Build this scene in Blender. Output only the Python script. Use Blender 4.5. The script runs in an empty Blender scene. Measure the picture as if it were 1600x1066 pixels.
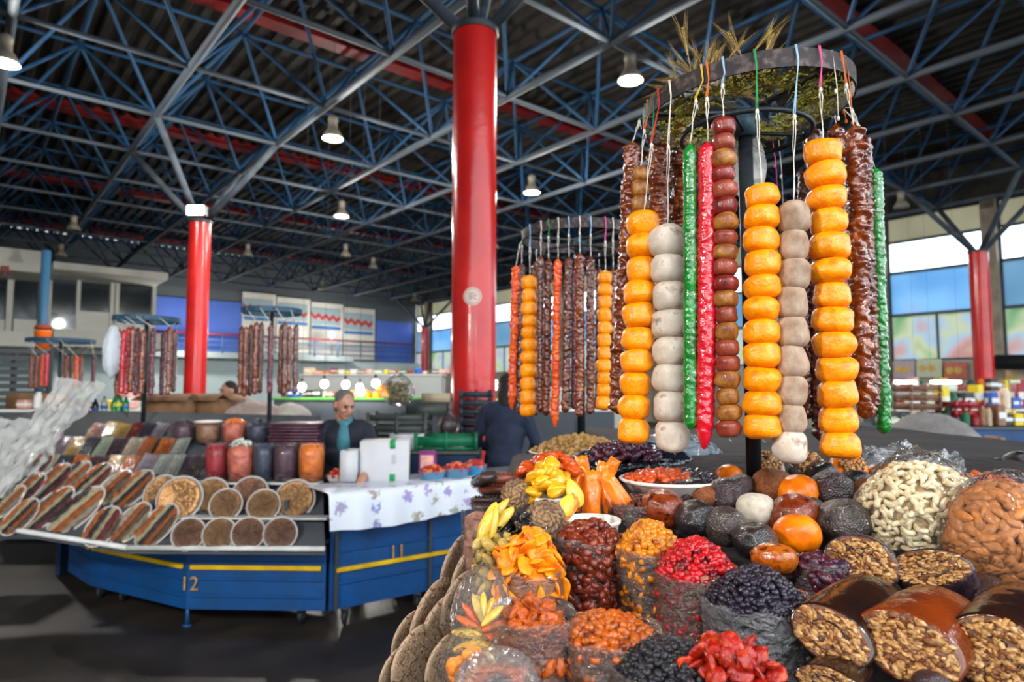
import bpy, math, random
import numpy as np
from mathutils import Vector, Matrix, Euler, noise
random.seed(7); rng = np.random.default_rng(7)
SC = bpy.context.scene; COL = SC.collection
# ---------------------------------------------------------------- camera, sky, light, exposure
F = 1024.0; TH = math.atan(75/1024); CT, ST = math.cos(TH), math.sin(TH); EYE = Vector((0,0,1.6))
cam_d = bpy.data.cameras.new('camera'); cam = bpy.data.objects.new('camera', cam_d); COL.objects.link(cam)
cam.location = EYE; cam.rotation_euler = (math.pi/2+TH, 0, 0)
cam_d.sensor_width = 36; cam_d.lens = 36*F/1600; cam_d.clip_start = .05; cam_d.clip_end = 300
cam_d.dof.use_dof = True; cam_d.dof.focus_distance = 1.08; cam_d.dof.aperture_fstop = 4.8
SC.camera = cam
world = bpy.data.worlds.new('overcast_sky'); SC.world = world; world.use_nodes = True
bg = world.node_tree.nodes['Background']; bg.inputs[0].default_value = (.86,.93,1,1); bg.inputs[1].default_value = 1.8
SC.view_settings.view_transform = 'Standard'; SC.view_settings.look = 'None'; SC.view_settings.gamma = 1
SC.view_settings.use_curve_mapping = False; SC.view_settings.exposure = 1.42
SC.cycles.max_bounces = 7; SC.cycles.diffuse_bounces = 3; SC.cycles.glossy_bounces = 3; SC.cycles.transmission_bounces = 4
SC.cycles.transparent_max_bounces = 16; SC.cycles.caustics_reflective = False; SC.cycles.caustics_refractive = False
SC.cycles.sample_clamp_indirect = 4; SC.cycles.use_denoising = True

def ray(px, py):
    u = (px-800)/F; v = (533-py)/F
    return Vector((u, CT-v*ST, ST+v*CT))
def P(px, py, Y):                       # point of the line of sight at distance Y into the hall
    d = ray(px, py); return EYE + d*(Y/d.y)
def onplane(px, py, p0, n):
    d = ray(px, py); t = (Vector(p0)-EYE).dot(Vector(n))/d.dot(Vector(n)); return EYE+d*t
def onslope(px, py, z0, y0, k):         # plane z = z0 + k (Y - y0)
    return onplane(px, py, (0,y0,z0), (0,-k,1))
# ---------------------------------------------------------------- helpers
def link(o, parent=None):
    COL.objects.link(o)
    if parent is not None: o.parent = parent
    return o
def tag(o, label=None, cat=None, group=None, kind=None):
    if label: o['label'] = label
    if cat: o['category'] = cat
    if group: o['group'] = group
    if kind: o['kind'] = kind
    return o
def thing(name, label, cat, loc=(0,0,0), group=None, kind=None, rot=None):
    o = bpy.data.objects.new(name, None); o.empty_display_size = .05; COL.objects.link(o); o.location = loc
    if rot is not None: o.rotation_euler = rot
    return tag(o, label, cat, group, kind)
def inst(name, me, parent=None, loc=(0,0,0), rot=(0,0,0), sc=1):
    o = bpy.data.objects.new(name, me); COL.objects.link(o)
    if parent is not None: o.parent = parent
    o.location = loc; o.rotation_euler = rot; o.scale = (sc,sc,sc) if isinstance(sc,(int,float)) else sc
    return o
def copy_tree(o, parent=None):
    c = o.copy(); COL.objects.link(c)
    if parent is not None: c.parent = parent
    for ch in list(o.children): copy_tree(ch, c)
    return c
class MB:
    def __init__(s): s.v=[]; s.f=[]; s.m=[]; s.n=0
    def add(s, v, f, mi=0):
        s.v += [tuple(p) for p in v]; s.f += [tuple(i+s.n for i in q) for q in f]; s.m += [mi]*len(f); s.n += len(v); return s
    def box(s, c, size, rz=0, mi=0, R=None, taper=1):
        hx,hy,hz = [q/2 for q in size]; R = R or Matrix.Rotation(rz,3,'Z'); c = Vector(c)
        v = [c+R@Vector((x*hx*(taper if z<0 else 1),y*hy*(taper if z<0 else 1),z*hz)) for z in (-1,1) for x,y in ((-1,-1),(1,-1),(1,1),(-1,1))]
        return s.add(v, [(3,2,1,0),(4,5,6,7),(0,1,5,4),(1,2,6,5),(2,3,7,6),(3,0,4,7)], mi)
    def bbox(s, c, size, b=.004, rz=0, mi=0, R=None):   # box with chamfered edges
        hx,hy,hz = [q/2 for q in size]; R = R or Matrix.Rotation(rz,3,'Z'); c = Vector(c); b=min(b,hx*.9,hy*.9,hz*.9)
        rings=[]
        for z,ins in ((-hz,b),(-hz+b,0),(hz-b,0),(hz,b)):
            x,y=hx-ins,hy-ins; k=b if ins==0 else b*.5
            rings.append([c+R@Vector(p) for p in ((-x+k,-y,z),(x-k,-y,z),(x,-y+k,z),(x,y-k,z),(x-k,y,z),(-x+k,y,z),(-x,y-k,z),(-x,-y+k,z))])
        return s.rings(rings, mi)
    def rings(s, rings, mi=0, cap0=True, cap1=True, closed=True):
        n=len(rings[0]); v=[p for r in rings for p in r]; f=[]
        for i in range(len(rings)-1):
            for j in range(n if closed else n-1):
                k=(j+1)%n; f.append((i*n+j,i*n+k,(i+1)*n+k,(i+1)*n+j))
        if cap0: f.append(tuple(range(n-1,-1,-1)))
        if cap1: f.append(tuple((len(rings)-1)*n+j for j in range(n)))
        return s.add(v,f,mi)
    def tube(s, pts, r, n=8, mi=0, cap=True):
        pts=[Vector(p) for p in pts]; N=len(pts); rr = r if isinstance(r,(list,tuple)) else [r]*N
        rings=[]; up=None
        for i,p in enumerate(pts):
            t=(pts[min(i+1,N-1)]-pts[max(i-1,0)])
            if t.length<1e-9: t=Vector((0,0,1))
            t.normalize()
            if up is None: up = Vector((0,0,1)) if abs(t.z)<.9 else Vector((1,0,0))
            a=t.cross(up)
            if a.length<1e-6: a=t.cross(Vector((.3,1,.2)))
            a.normalize(); b=t.cross(a); up=b*-1 if False else up
            rings.append([p+(a*math.cos(2*math.pi*k/n)+b*math.sin(2*math.pi*k/n))*rr[i] for k in range(n)])
        return s.rings(rings, mi, cap, cap)
    def lathe(s, prof, n=16, c=(0,0,0), mi=0, R=None, cap0=True, cap1=True, fn=None):
        c=Vector(c); rings=[]
        for r,z in prof:
            ring=[]
            for k in range(n):
                a=2*math.pi*k/n; q=fn(a,z,r) if fn else r
                p=Vector((q*math.cos(a),q*math.sin(a),z)); ring.append(c+(R@p if R else p))
            rings.append(ring)
        return s.rings(rings, mi, cap0, cap1)
    def ell(s, c, rad, n=12, m=8, R=None, mi=0, jit=0):
        c=Vector(c); rx,ry,rz=rad if isinstance(rad,(tuple,list)) else (rad,)*3; rings=[]
        for i in range(1,m):
            ph=math.pi*i/m; ring=[]
            for k in range(n):
                a=2*math.pi*k/n; q=1+jit*random.uniform(-1,1); p=Vector((rx*math.sin(ph)*math.cos(a),ry*math.sin(ph)*math.sin(a),-rz*math.cos(ph)))*q
                ring.append(c+(R@p if R else p))
            rings.append(ring)
        v0=s.n; s.rings(rings, mi, False, False); 
        for zz,ri,rev in ((-rz,0,True),(rz,m-2,False)):
            p=Vector((0,0,zz)); p=c+(R@p if R else p); s.v.append(tuple(p)); idx=s.n; s.n+=1
            for k in range(n):
                a,b=v0+ri*n+k, v0+ri*n+(k+1)%n
                s.f.append((idx,b,a) if rev else (idx,a,b)); s.m.append(mi)
        return s
    def poly(s, pts, nrm, th, mi=0):       # flat outline given a thickness
        nrm=Vector(nrm); a=[Vector(p) for p in pts]; b=[p+nrm*th for p in a]; return s.rings([a,b],mi)
    def mesh(s, name, mats, smooth=True):
        me=bpy.data.meshes.new(name); me.from_pydata(s.v,[],s.f)
        for m in (mats if isinstance(mats,(list,tuple)) else [mats]): me.materials.append(m)
        me.polygons.foreach_set('material_index', s.m)
        if smooth: me.polygons.foreach_set('use_smooth',[True]*len(s.f)); 
        me.update()
        return me
    def build(s, name, mats, parent=None, smooth=False, origin=None, edge=None):
        """world coordinates; the vertices are kept relative to the parent's place or to origin"""
        off = Vector(origin) if origin is not None else (wloc(parent) if parent is not None else Vector((0,0,0)))
        if off.length>0: s.v=[(x-off.x,y-off.y,z-off.z) for x,y,z in s.v]
        me=s.mesh(name,mats,smooth or edge is not None)
        if edge is not None: me.set_sharp_from_angle(angle=math.radians(edge))
        o=bpy.data.objects.new(name,me); COL.objects.link(o)
        if parent is not None: o.parent=parent
        elif origin is not None: o.location=origin
        return o
def wloc(o):
    v=Vector((0,0,0))
    while o is not None: v+=Vector(o.location); o=o.parent
    return v
def npmesh(name, V, Fc, mats, smooth=True, mi=None):
    me=bpy.data.meshes.new(name); V=np.asarray(V,np.float32); Fc=np.asarray(Fc,np.int32); k=Fc.shape[1]
    me.vertices.add(len(V)); me.vertices.foreach_set('co',V.ravel())
    me.loops.add(Fc.size); me.loops.foreach_set('vertex_index',Fc.ravel())
    me.polygons.add(len(Fc)); me.polygons.foreach_set('loop_start',np.arange(0,Fc.size,k,dtype=np.int32))
    for m in (mats if isinstance(mats,(list,tuple)) else [mats]): me.materials.append(m)
    if mi is not None: me.polygons.foreach_set('material_index',np.asarray(mi,np.int32))
    me.polygons.foreach_set('use_smooth',np.full(len(Fc),smooth)); me.update(calc_edges=True)
    return me
# ---------------------------------------------------------------- materials
MATS={}
def hx(h): 
    c=[int(h[i:i+2],16)/255 for i in (0,2,4)]; return tuple((q/12.92 if q<.04045 else ((q+.055)/1.055)**2.4) for q in c)+(1,)
def mat(key, col, rough=.6, col2=None, scale=30, bump=0, bscale=None, metal=0, coat=0, sss=0, detail=3, spec=.34, trans=0, lo=.35, hi=.65, col3=None, coord='Object', emit=0, stretch=None, vary=0, coatr=.08):
    if key in MATS: return MATS[key]
    m=bpy.data.materials.new(key); m.use_nodes=True; nt=m.node_tree; N=nt.nodes; L=nt.links; b=N['Principled BSDF']
    c=hx(col) if isinstance(col,str) else col
    b.inputs['Base Color'].default_value=c; b.inputs['Roughness'].default_value=rough; b.inputs['Metallic'].default_value=metal
    b.inputs['Coat Weight'].default_value=coat*.55; b.inputs['Coat Roughness'].default_value=coatr; b.inputs['Specular IOR Level'].default_value=spec
    if sss: b.inputs['Subsurface Weight'].default_value=sss; b.inputs['Subsurface Radius'].default_value=(.012,.005,.002); b.inputs['Subsurface Scale'].default_value=1
    if trans: b.inputs['Transmission Weight'].default_value=trans
    if emit: b.inputs['Emission Color'].default_value=c; b.inputs['Emission Strength'].default_value=emit
    tc=N.new('ShaderNodeTexCoord'); vec=tc.outputs[coord]
    if stretch:
        mp=N.new('ShaderNodeMapping'); mp.inputs['Scale'].default_value=stretch; L.new(vec,mp.inputs['Vector']); vec=mp.outputs[0]
    oi=None
    if col2 is not None:
        nz=N.new('ShaderNodeTexNoise'); nz.inputs['Scale'].default_value=scale; nz.inputs['Detail'].default_value=detail; L.new(vec,nz.inputs['Vector'])
        cr=N.new('ShaderNodeValToRGB'); e=cr.color_ramp.elements; e[0].position=lo; e[1].position=hi; e[0].color=c; e[1].color=hx(col2)
        if col3: q=e.new((lo+hi)/2); q.color=hx(col3)
        L.new(nz.outputs['Fac'],cr.inputs[0]); src=cr.outputs[0]
        if vary:
            oi=N.new('ShaderNodeObjectInfo'); hs=N.new('ShaderNodeHueSaturation'); mr=N.new('ShaderNodeMapRange'); mr.inputs[3].default_value=1-vary; mr.inputs[4].default_value=1+vary
            L.new(oi.outputs['Random'],mr.inputs[0]); L.new(mr.outputs[0],hs.inputs['Value']); L.new(src,hs.inputs['Color']); src=hs.outputs[0]
        L.new(src,b.inputs['Base Color'])
        if emit: L.new(src,b.inputs['Emission Color'])
    if bump:
        nb=N.new('ShaderNodeTexNoise'); nb.inputs['Scale'].default_value=bscale or scale*2; nb.inputs['Detail'].default_value=3; L.new(vec,nb.inputs['Vector'])
        bp=N.new('ShaderNodeBump'); bp.inputs['Strength'].default_value=min(1,bump); bp.inputs['Distance'].default_value=.6/(bscale or scale*2); L.new(nb.outputs['Fac'],bp.inputs['Height'])
        L.new(bp.outputs[0],b.inputs['Normal']); 
        if coat: L.new(bp.outputs[0],b.inputs['Coat Normal'])
    MATS[key]=m; return m
def film(key, tint='e8e8e8', haze=.25, gloss=.35, rough=.12, bump=.6, bscale=60, stretch=None):
    """thin plastic film: mostly see-through, crinkled sharp reflections"""
    if key in MATS: return MATS[key]
    m=bpy.data.materials.new(key); m.use_nodes=True; nt=m.node_tree; N=nt.nodes; L=nt.links
    for n in list(N): 
        if n.type!='OUTPUT_MATERIAL': N.remove(n)
    out=N['Material Output']; t=N.new('ShaderNodeBsdfTransparent'); t.inputs[0].default_value=(.97,.97,.97,1)
    d=N.new('ShaderNodeBsdfDiffuse'); d.inputs[0].default_value=hx(tint); tl=N.new('ShaderNodeBsdfTranslucent'); tl.inputs[0].default_value=hx(tint)
    ds=N.new('ShaderNodeMixShader'); ds.inputs[0].default_value=.4; L.new(d.outputs[0],ds.inputs[1]); L.new(tl.outputs[0],ds.inputs[2])
    g=N.new('ShaderNodeBsdfGlossy'); g.inputs['Roughness'].default_value=rough; g.inputs[0].default_value=(1,1,1,1)
    fr=N.new('ShaderNodeLayerWeight'); fr.inputs[0].default_value=gloss
    tc=N.new('ShaderNodeTexCoord'); nb=N.new('ShaderNodeTexNoise'); nb.inputs['Scale'].default_value=bscale; nb.inputs['Detail'].default_value=2; nb.inputs['Distortion'].default_value=1.2
    vec=tc.outputs['Object']
    if stretch:
        mp=N.new('ShaderNodeMapping'); mp.inputs['Scale'].default_value=stretch; L.new(vec,mp.inputs['Vector']); vec=mp.outputs[0]
    L.new(vec,nb.inputs['Vector']); bp=N.new('ShaderNodeBump'); bp.inputs['Strength'].default_value=bump; bp.inputs['Distance'].default_value=.8/bscale; L.new(nb.outputs['Fac'],bp.inputs['Height'])
    L.new(bp.outputs[0],g.inputs['Normal']); L.new(bp.outputs[0],fr.inputs['Normal']); L.new(bp.outputs[0],d.inputs['Normal'])
    m1=N.new('ShaderNodeMixShader'); m1.inputs[0].default_value=haze; L.new(t.outputs[0],m1.inputs[1]); L.new(ds.outputs[0],m1.inputs[2])
    m2=N.new('ShaderNodeMixShader'); L.new(fr.outputs['Fresnel'],m2.inputs[0]); L.new(m1.outputs[0],m2.inputs[1]); L.new(g.outputs[0],m2.inputs[2])
    L.new(m2.outputs[0],out.inputs[0]); MATS[key]=m; return m
# ================================================================ HALL
AV = Vector((-.644,.765,0)); BV = Vector((.765,.644,0)); O1 = Vector((-.428,7.3,0))
def HW(a, b, z): return O1+AV*a+BV*b+Vector((0,0,z))      # hall coordinates in metres
A_BACK=36.6; B_RIGHT=21.9; B_LEFT=-17.0; A_FRONT=-13.0
RZ = math.atan2(BV.y,BV.x)                                  # hall rotation
m_floor=mat('dark_floor','1c1917',.45,col2='332d28',scale=3,bump=.15,bscale=40,detail=8,lo=.3,hi=.7)
fl=MB(); fl.add([HW(-14,-19,0),HW(-14,23,0),HW(38,23,0),HW(38,-19,0)],[(0,1,2,3)]); o=fl.build('floor',m_floor); o['kind']='structure'
m_gr=mat('outside_ground','8a8a86',.9); g=MB(); g.add([(-150,-150,-.05),(150,-150,-.05),(150,150,-.05),(-150,150,-.05)],[(0,1,2,3)]); o=g.build('ground',m_gr); o['kind']='structure'
# corrugated roof deck
m_deck=mat('deck_steel','2c2824',.7,col2='1c1917',scale=.8,metal=.0,detail=5)
V=[];Fq=[]; nb_=0; w=.15; b=B_LEFT-2; hgt=[0,0,.09,.09]
prof=[]
while b<B_RIGHT+1.5:
    for k,(db,dz) in enumerate(((0,0),(.14,0),(.2,.11),(.34,.11))): prof.append((b+db,10.0+dz))
    b+=.4
for (bb,zz) in prof: V.append(HW(A_FRONT,bb,zz)); V.append(HW(A_BACK+.5,bb,zz))
Fq=[(2*i,2*i+2,2*i+3,2*i+1) for i in range(len(prof)-1)]
g=MB(); g.add(V,Fq); o=g.build('ceiling',m_deck); o['kind']='structure'
# red purlins under the deck
m_redb=mat('red_beam','8d1512',.55,col2='6d100f',scale=2)
m_chord=mat('truss_grey','4c5660',.7,col2='363e48',scale=3,metal=0)
m_diag=mat('truss_blue','1a4a70',.65,col2='123250',scale=3,metal=0)
MA,MBs=2.82,2.667; ZB,ZT=7.6,9.35
truss=thing('ceiling_truss',None,None,HW(0,0,ZB),kind='structure')
def unit_tube(m,n=8):
    g=MB(); g.lathe([(1,-.5),(1,.5)],n); return g.mesh('truss_bar',m)
ut_c,ut_d=unit_tube(m_chord),unit_tube(m_diag)
bars=[]
def bar(p,q,r,m): bars.append((Vector(p),Vector(q),r,m))
I0,I1,J0,J1=-3,12,-6,8
def bn(i,j): return HW((i+.5)*MA,(j+.5)*MBs,ZB)
def tn(i,j): return HW(i*MA,j*MBs,ZT)
for i in range(I0,I1):
    for j in range(J0,J1):
        if i<I1-1: bar(bn(i,j),bn(i+1,j),.075,'c')
        if j<J1-1: bar(bn(i,j),bn(i,j+1),.05,'c')
        for di in (0,1):
            for dj in (0,1): bar(bn(i,j),tn(i+di,j+dj),.04,'d')
for i in range(I0,I1+1):
    for j in range(J0,J1+1):
        if i<I1: bar(tn(i,j),tn(i+1,j),.055,'d')
        if j<J1: bar(tn(i,j),tn(i,j+1),.045,'d')
bars.sort(key=lambda t:((t[0]+t[1])/2-EYE).length)
def inview(p):
    d=p-EYE; f=d.y*CT+d.z*ST
    if f<.5: return False
    u=d.x/f*F+800; v=533-(d.z*CT-d.y*ST)/f*F
    return -60<u<1660 and -60<v<1100
cnt=0; far={'c':MB(),'d':MB()}
for p,q,r,k in bars:
    if cnt<290 and (inview((p+q)/2) or inview(p) or inview(q)):
        cnt+=1; d=q-p; o=inst('truss_bar',ut_c if k=='c' else ut_d,truss,(p+q)/2-wloc(truss),d.to_track_quat('Z','Y').to_euler(),(r,r,d.length))
    else: far[k].tube([p,q],r,5,cap=False)
o=far['c'].build('truss_bars_far',m_chord,truss,smooth=True); o['kind']='stuff'
o=far['d'].build('truss_diagonals_far',m_diag,truss,smooth=True); o['kind']='stuff'
for a in range(I0,I1+1,3):
    g=MB(); c=HW(a*MA,(B_LEFT+B_RIGHT)/2,9.78); L_=B_RIGHT-B_LEFT
    g.box(c,(L_,.42,.03),RZ); g.box(c+Vector((0,0,.2)),(L_,.06,.36),RZ)
    g.build('red_purlin',m_redb,truss)
# columns with their splayed heads
m_red=mat('red_column_paint','d42420',.26,col2='b81a1a',scale=1.5,coat=.5,bump=.05,bscale=9,detail=4)
m_darkst=mat('dark_steel','30383e',.5)
m_base=mat('column_foot','5a1412',.5)
def column(px,pz,rad,lab,arms=True,ztop=5.7):
    p=Vector(px); t=thing('round_column',lab,'column',(p.x,p.y,0))
    g=MB(); g.lathe([(rad,0),(rad,ztop)],40,p); g.build('shaft',m_red,t,edge=40)
    g=MB(); g.lathe([(rad+.015,ztop-.03),(rad+.02,ztop-.02),(rad+.02,ztop+.04),(rad-.05,ztop+.05)],32,p); g.build('cap_ring',m_darkst,t,edge=40)
    g=MB(); g.lathe([(rad+.04,0),(rad+.04,.3),(rad,.33)],32,p); g.build('foot_collar',m_base,t,edge=40)
    if arms:
        for sa,sb in ((-1,-1),(-1,1),(1,-1),(1,1)):
            q=p+AV*(MA/2*sa)+BV*(MBs/2*sb); q.z=ZB
            g=MB(); s=p.lerp(q,.06); s.z=ztop+.02; g.tube([Vector((p.x,p.y,ztop))+(s-p)*1.0*Vector((1,1,0)) if False else Vector((p.x+(q.x-p.x)*.06,p.y+(q.y-p.y)*.06,ztop)),q],.075,10); g.build('strut',m_chord,t,smooth=True)
    return t
c1=column(HW(0,0,0),0,.25,'thick red column in the middle of the picture with round white sticker')
g=MB(); pc=onplane(728,463,HW(0,0,0)+Vector((0,-.25,0)),(0,-1,0)); 
yaw=math.atan2(pc.x-O1.x,-(pc.y-O1.y))
def curved_patch(g,cx,cy,zc,r,ang,hw,n=20,dr=.004,mi=0):
    v=[Vector((cx+(r+dr)*math.sin(ang),cy-(r+dr)*math.cos(ang),zc))]
    for k in range(n):
        a=2*math.pi*k/n; da=hw*math.cos(a)/r; v.append(Vector((cx+(r+dr)*math.sin(ang+da),cy-(r+dr)*math.cos(ang+da),zc+hw*math.sin(a))))
    g.add(v,[(0,1+k,1+(k+1)%n) for k in range(n)],mi)
zc=P(728,463,7.05).z
curved_patch(g,O1.x,O1.y,zc,.25,.0,.1,dr=.004,mi=0); curved_patch(g,O1.x,O1.y,zc,.25,.0,.085,dr=.006,mi=1)
curved_patch(g,O1.x,O1.y,zc,.25,.0,.078,dr=.008,mi=0)
for k in range(4):
    zz=zc+.03-k*.02; v=[]
    for da in (-.17,.2 if k%2 else .1): v+= [Vector((O1.x+.262*math.sin(da),O1.y-.262*math.cos(da),zz+s)) for s in (-.004,.004)]
    g.add(v,[(0,2,3,1)],1)
m_st=mat('sticker_white','d9c3b8',.6); m_st2=mat('sticker_print','9a6a66',.6)
o=g.build('sticker',[m_st,m_st2],c1.children[0]); o['label']='round pale sticker with a thin ring and worn print'
column(HW(4*MA,0,0),0,.25,'red column on the left with a bright lamp at its top')
c3=P(1528,392,19.4); column((c3.x,c3.y,0),0,.26,'red column at the right in front of the window wall')
column(HW(31.0,19.1,0),0,.25,'small distant red column near the far corner of the windows')
# ---- right window wall
m_conc=mat('pillar_concrete','9a8f7c',.8,col2='7f7464',scale=2,bump=.2)
m_white=mat('frame_white','c9c9c4',.5)
m_mull=mat('mullion_dark','3b4650',.5)
m_wallc=mat('wall_cream','b9b5a8',.8,col2='a09c92',scale=1.2)
def glassmat():
    m=bpy.data.materials.new('window_glass'); m.use_nodes=True; nt=m.node_tree; N=nt.nodes; L=nt.links; N.remove(N['Principled BSDF'])
    t=N.new('ShaderNodeBsdfTransparent'); t.inputs[0].default_value=(.93,.96,.98,1); g=N.new('ShaderNodeBsdfGlossy'); g.inputs['Roughness'].default_value=.05
    mx=N.new('ShaderNodeMixShader'); mx.inputs[0].default_value=.06; L.new(t.outputs[0],mx.inputs[1]); L.new(g.outputs[0],mx.inputs[2]); L.new(mx.outputs[0],N['Material Output'].inputs[0]); return m
m_glass=glassmat()
def tintglass(key,cols,scale,amt=.8,lo=.3,hi=.7):
    """painted film on glass: lets daylight glow through its colours"""
    m=bpy.data.materials.new(key); m.use_nodes=True; nt=m.node_tree; N=nt.nodes; L=nt.links; N.remove(N['Principled BSDF'])
    tc=N.new('ShaderNodeTexCoord'); nz=N.new('ShaderNodeTexNoise'); nz.inputs['Scale'].default_value=scale; nz.inputs['Detail'].default_value=1.5; L.new(tc.outputs['Object'],nz.inputs['Vector'])
    cr=N.new('ShaderNodeValToRGB'); e=cr.color_ramp.elements; e[0].color=hx(cols[0]); e[1].color=hx(cols[-1]); e[0].position=lo; e[1].position=hi
    for k in range(1,len(cols)-1): q=e.new(lo+(hi-lo)*k/(len(cols)-1)); q.color=hx(cols[k])
    L.new(nz.outputs['Color' if False else 'Fac'],cr.inputs[0])
    t=N.new('ShaderNodeBsdfTranslucent'); L.new(cr.outputs[0],t.inputs[0]); tp=N.new('ShaderNodeBsdfTransparent'); L.new(cr.outputs[0],tp.inputs[0])
    mx=N.new('ShaderNodeMixShader'); mx.inputs[0].default_value=1-amt; L.new(t.outputs[0],mx.inputs[1]); L.new(tp.outputs[0],mx.inputs[2]); L.new(mx.outputs[0],N['Material Output'].inputs[0]); return m
m_blueg=tintglass('blue_film',['86a0b0','96acba'],.6,.85)
m_cream=tintglass('cream_film',['9c9888','aca898'],.6,.85)
m_mural=tintglass('mural_film',['8aa48c','a4b49c','bcbca8','acb8c0','bcaaa8','b89c98','bcb4a0'],.75,.8,.3,.7)
m_hill=tintglass('mural_sky',['86a8c4','9cb8cc','b0b0bc'],.5,.85)
wn=0; bay=3.43; s0=.36
k0=int((-10-s0)/bay)
def wbox(g,a0,a1,z0,z1,off=0,th=.1,mi=0):   # box in the window wall
    c=HW((a0+a1)/2,B_RIGHT+off,(z0+z1)/2); g.box(c,(th,a1-a0,z1-z0),RZ,mi)
wall=thing('wall_right',None,None,HW(0,B_RIGHT,0),kind='structure')
g=MB(); wbox(g,A_FRONT,A_BACK,0,2.6,0,.2); g.build('wall_base',m_wallc,wall)
g=MB(); wbox(g,A_FRONT,A_BACK,7.95,10.1,0,.2); g.build('wall_head',mat('head_dark','3c3a38',.8),wall)
for k in range(-3,12):
    a=s0+k*bay
    if a>A_BACK: break
    g=MB(); wbox(g,a-.2,a+.2,0,8,-.18,.45); g.build('pillar',m_conc,wall)
for k in range(-3,11):
    a0=s0+k*bay+.2; a1=min(s0+(k+1)*bay-.2,A_BACK-.1)
    if a1-a0<.6: break
    wn+=1; w=thing(f'window_{wn}',None,None,HW((a0+a1)/2,B_RIGHT,2.6),kind='structure'); mid=(a0+a1)/2
    g=MB()
    for z in (2.63,4.29,5.86,7.0,7.92): wbox(g,a0,a1,z-.045,z+.045,0,.1)
    for a in (a0+.03,a1-.03): wbox(g,a-.035,a+.035,2.6,7.95,0,.1)
    wbox(g,mid-.03,mid+.03,2.6,4.29,0,.09)
    g.build('window_frame',m_mull,w)
    for (x0,x1,z0,z1,mm,nm) in ((a0,a1,7.04,7.88,m_cream,'upper_pane'),(a0,a1,5.9,6.96,m_glass,'clear_pane'),(a0,a1,4.33,5.82,m_blueg if k%3 else m_hill,'blue_pane'),
                          (a0,mid-.03,2.67,4.25,m_mural,'mural_pane'),(mid+.03,a1,2.67,4.25,m_mural,'mural_pane')):
        g=MB(); wbox(g,x0,x1,z0,z1,.0,.012); g.build(nm,mm,w)
# ---- back wall with mezzanine
bn_=-AV; 
def WB(px,py,a=A_BACK): return onplane(px,py,HW(a,0,0),AV)
def bcoord(p): return (Vector(p)-O1).dot(BV)
def acoord(p): return (Vector(p)-O1).dot(AV)
def backrect(g,x0,x1,y0,y1,a=A_BACK,th=.1,mi=0):   # rectangle of the facade seen between picture columns x0,x1
    xm=(x0+x1)/2; p0=WB(x0,y1,a); p1=WB(x1,y1,a); pt=WB(xm,y0,a); pb=WB(xm,y1,a)
    b0,b1=bcoord(p0),bcoord(p1); c=HW(a-th/2,(b0+b1)/2,(pt.z+pb.z)/2); g.box(c,(abs(b1-b0),th,abs(pt.z-pb.z)),RZ,mi)
wall=thing('wall_back',None,None,HW(A_BACK,0,0),kind='structure')
m_paleb=mat('wall_pale_blue','dcecec',.8,col2='d0e2e4',scale=.6)
g=MB(); g.box(HW(A_BACK+.1,(B_LEFT+B_RIGHT)/2,5),(B_RIGHT-B_LEFT,.2,10),RZ); g.build('wall_surface',mat('wall_upper','5c646a',.8),wall)
g=MB(); g.box(HW(A_BACK-.3,(B_LEFT+B_RIGHT)/2,1.75),(B_RIGHT-B_LEFT,.6,3.5),RZ); g.build('wall_plinth',m_paleb,wall)
g=MB(); g.box(HW(A_BACK-.9,(B_LEFT+B_RIGHT)/2-3,3.6),(B_RIGHT-B_LEFT-6,1.8,.35),RZ); g.build('mezzanine_slab',mat('slab_grey','a9b6b6',.8),wall)
m_bluep=mat('blue_panel','4a6cc8',.6,col2='5878d0',scale=.5)
m_wp=mat('panel_white','e6e4da',.6,col2='d6d4ca',scale=.8)
for (x0,x1,y0,y1,mm,nm) in ((240,376,468,562,m_bluep,'blue_panel'),(586,642,503,566,m_bluep,'blue_panel'),
      (376,428,458,556,m_wp,'white_panel'),(430,482,466,558,m_wp,'white_panel'),(484,534,474,560,m_wp,'white_panel'),(536,584,482,562,m_wp,'white_panel')):
    g=MB(); backrect(g,x0,x1,y0,y1,A_BACK-.05,.08); g.build(nm,mm,wall)
# zigzag decals and blue strip on the white panels
m_zig=mat('decal_red','c23a34',.6); m_strip=mat('decal_blue','3f78b8',.6); m_pgrey=mat('decal_ground','9fb4bc',.6)
for (x0,x1,yt) in ((380,426,470),(434,480,477),(487,532,484),(538,582,492)):
    g=MB(); backrect(g,x0,x1,yt-2,yt+24,A_BACK-.14,.03); g.build('decal_field',m_pgrey,wall)
    g=MB(); backrect(g,x0,x1,yt+26,yt+31,A_BACK-.14,.04); g.build('decal_stripe',m_strip,wall)
    g=MB(); n=8; up=[];dn=[]
    for k in range(n+1):
        x=x0+(x1-x0)*k/n; y=yt+9+k*.8+(3 if k%2 else -3); up.append(WB(x,y-3,A_BACK-.2)); dn.append(WB(x,y+3,A_BACK-.2))
    g.poly(dn+up[::-1],AV,.02); g.build('decal_zigzag',m_zig,wall)
# balustrade
m_rail=mat('rail_red','7a2436',.5); m_rail2=mat('rail_blue','4a6a9c',.5)
rail=thing('mezzanine_railing','long balustrade with dark red handrail along the mezzanine','railing',HW(A_BACK-1.8,8,3.8))
g=MB(); g.tube([WB(236,517,A_BACK-1.8),WB(642,538,A_BACK-1.8)],.07,6); g.build('handrail',m_rail,rail,smooth=True)
for k in range(3):
    g=MB(); g.tube([WB(236,526+k*9,A_BACK-1.8),WB(642,545+k*7,A_BACK-1.8)],.03,5); g.build('rail',m_rail2,rail,smooth=True)
for k in range(12):
    x=240+k*36; g=MB(); p=WB(x,517+k*1.9,A_BACK-1.8); g.tube([p,(p.x,p.y,3.7)],.04,6); g.build('post',m_rail2,rail,smooth=True)
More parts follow.
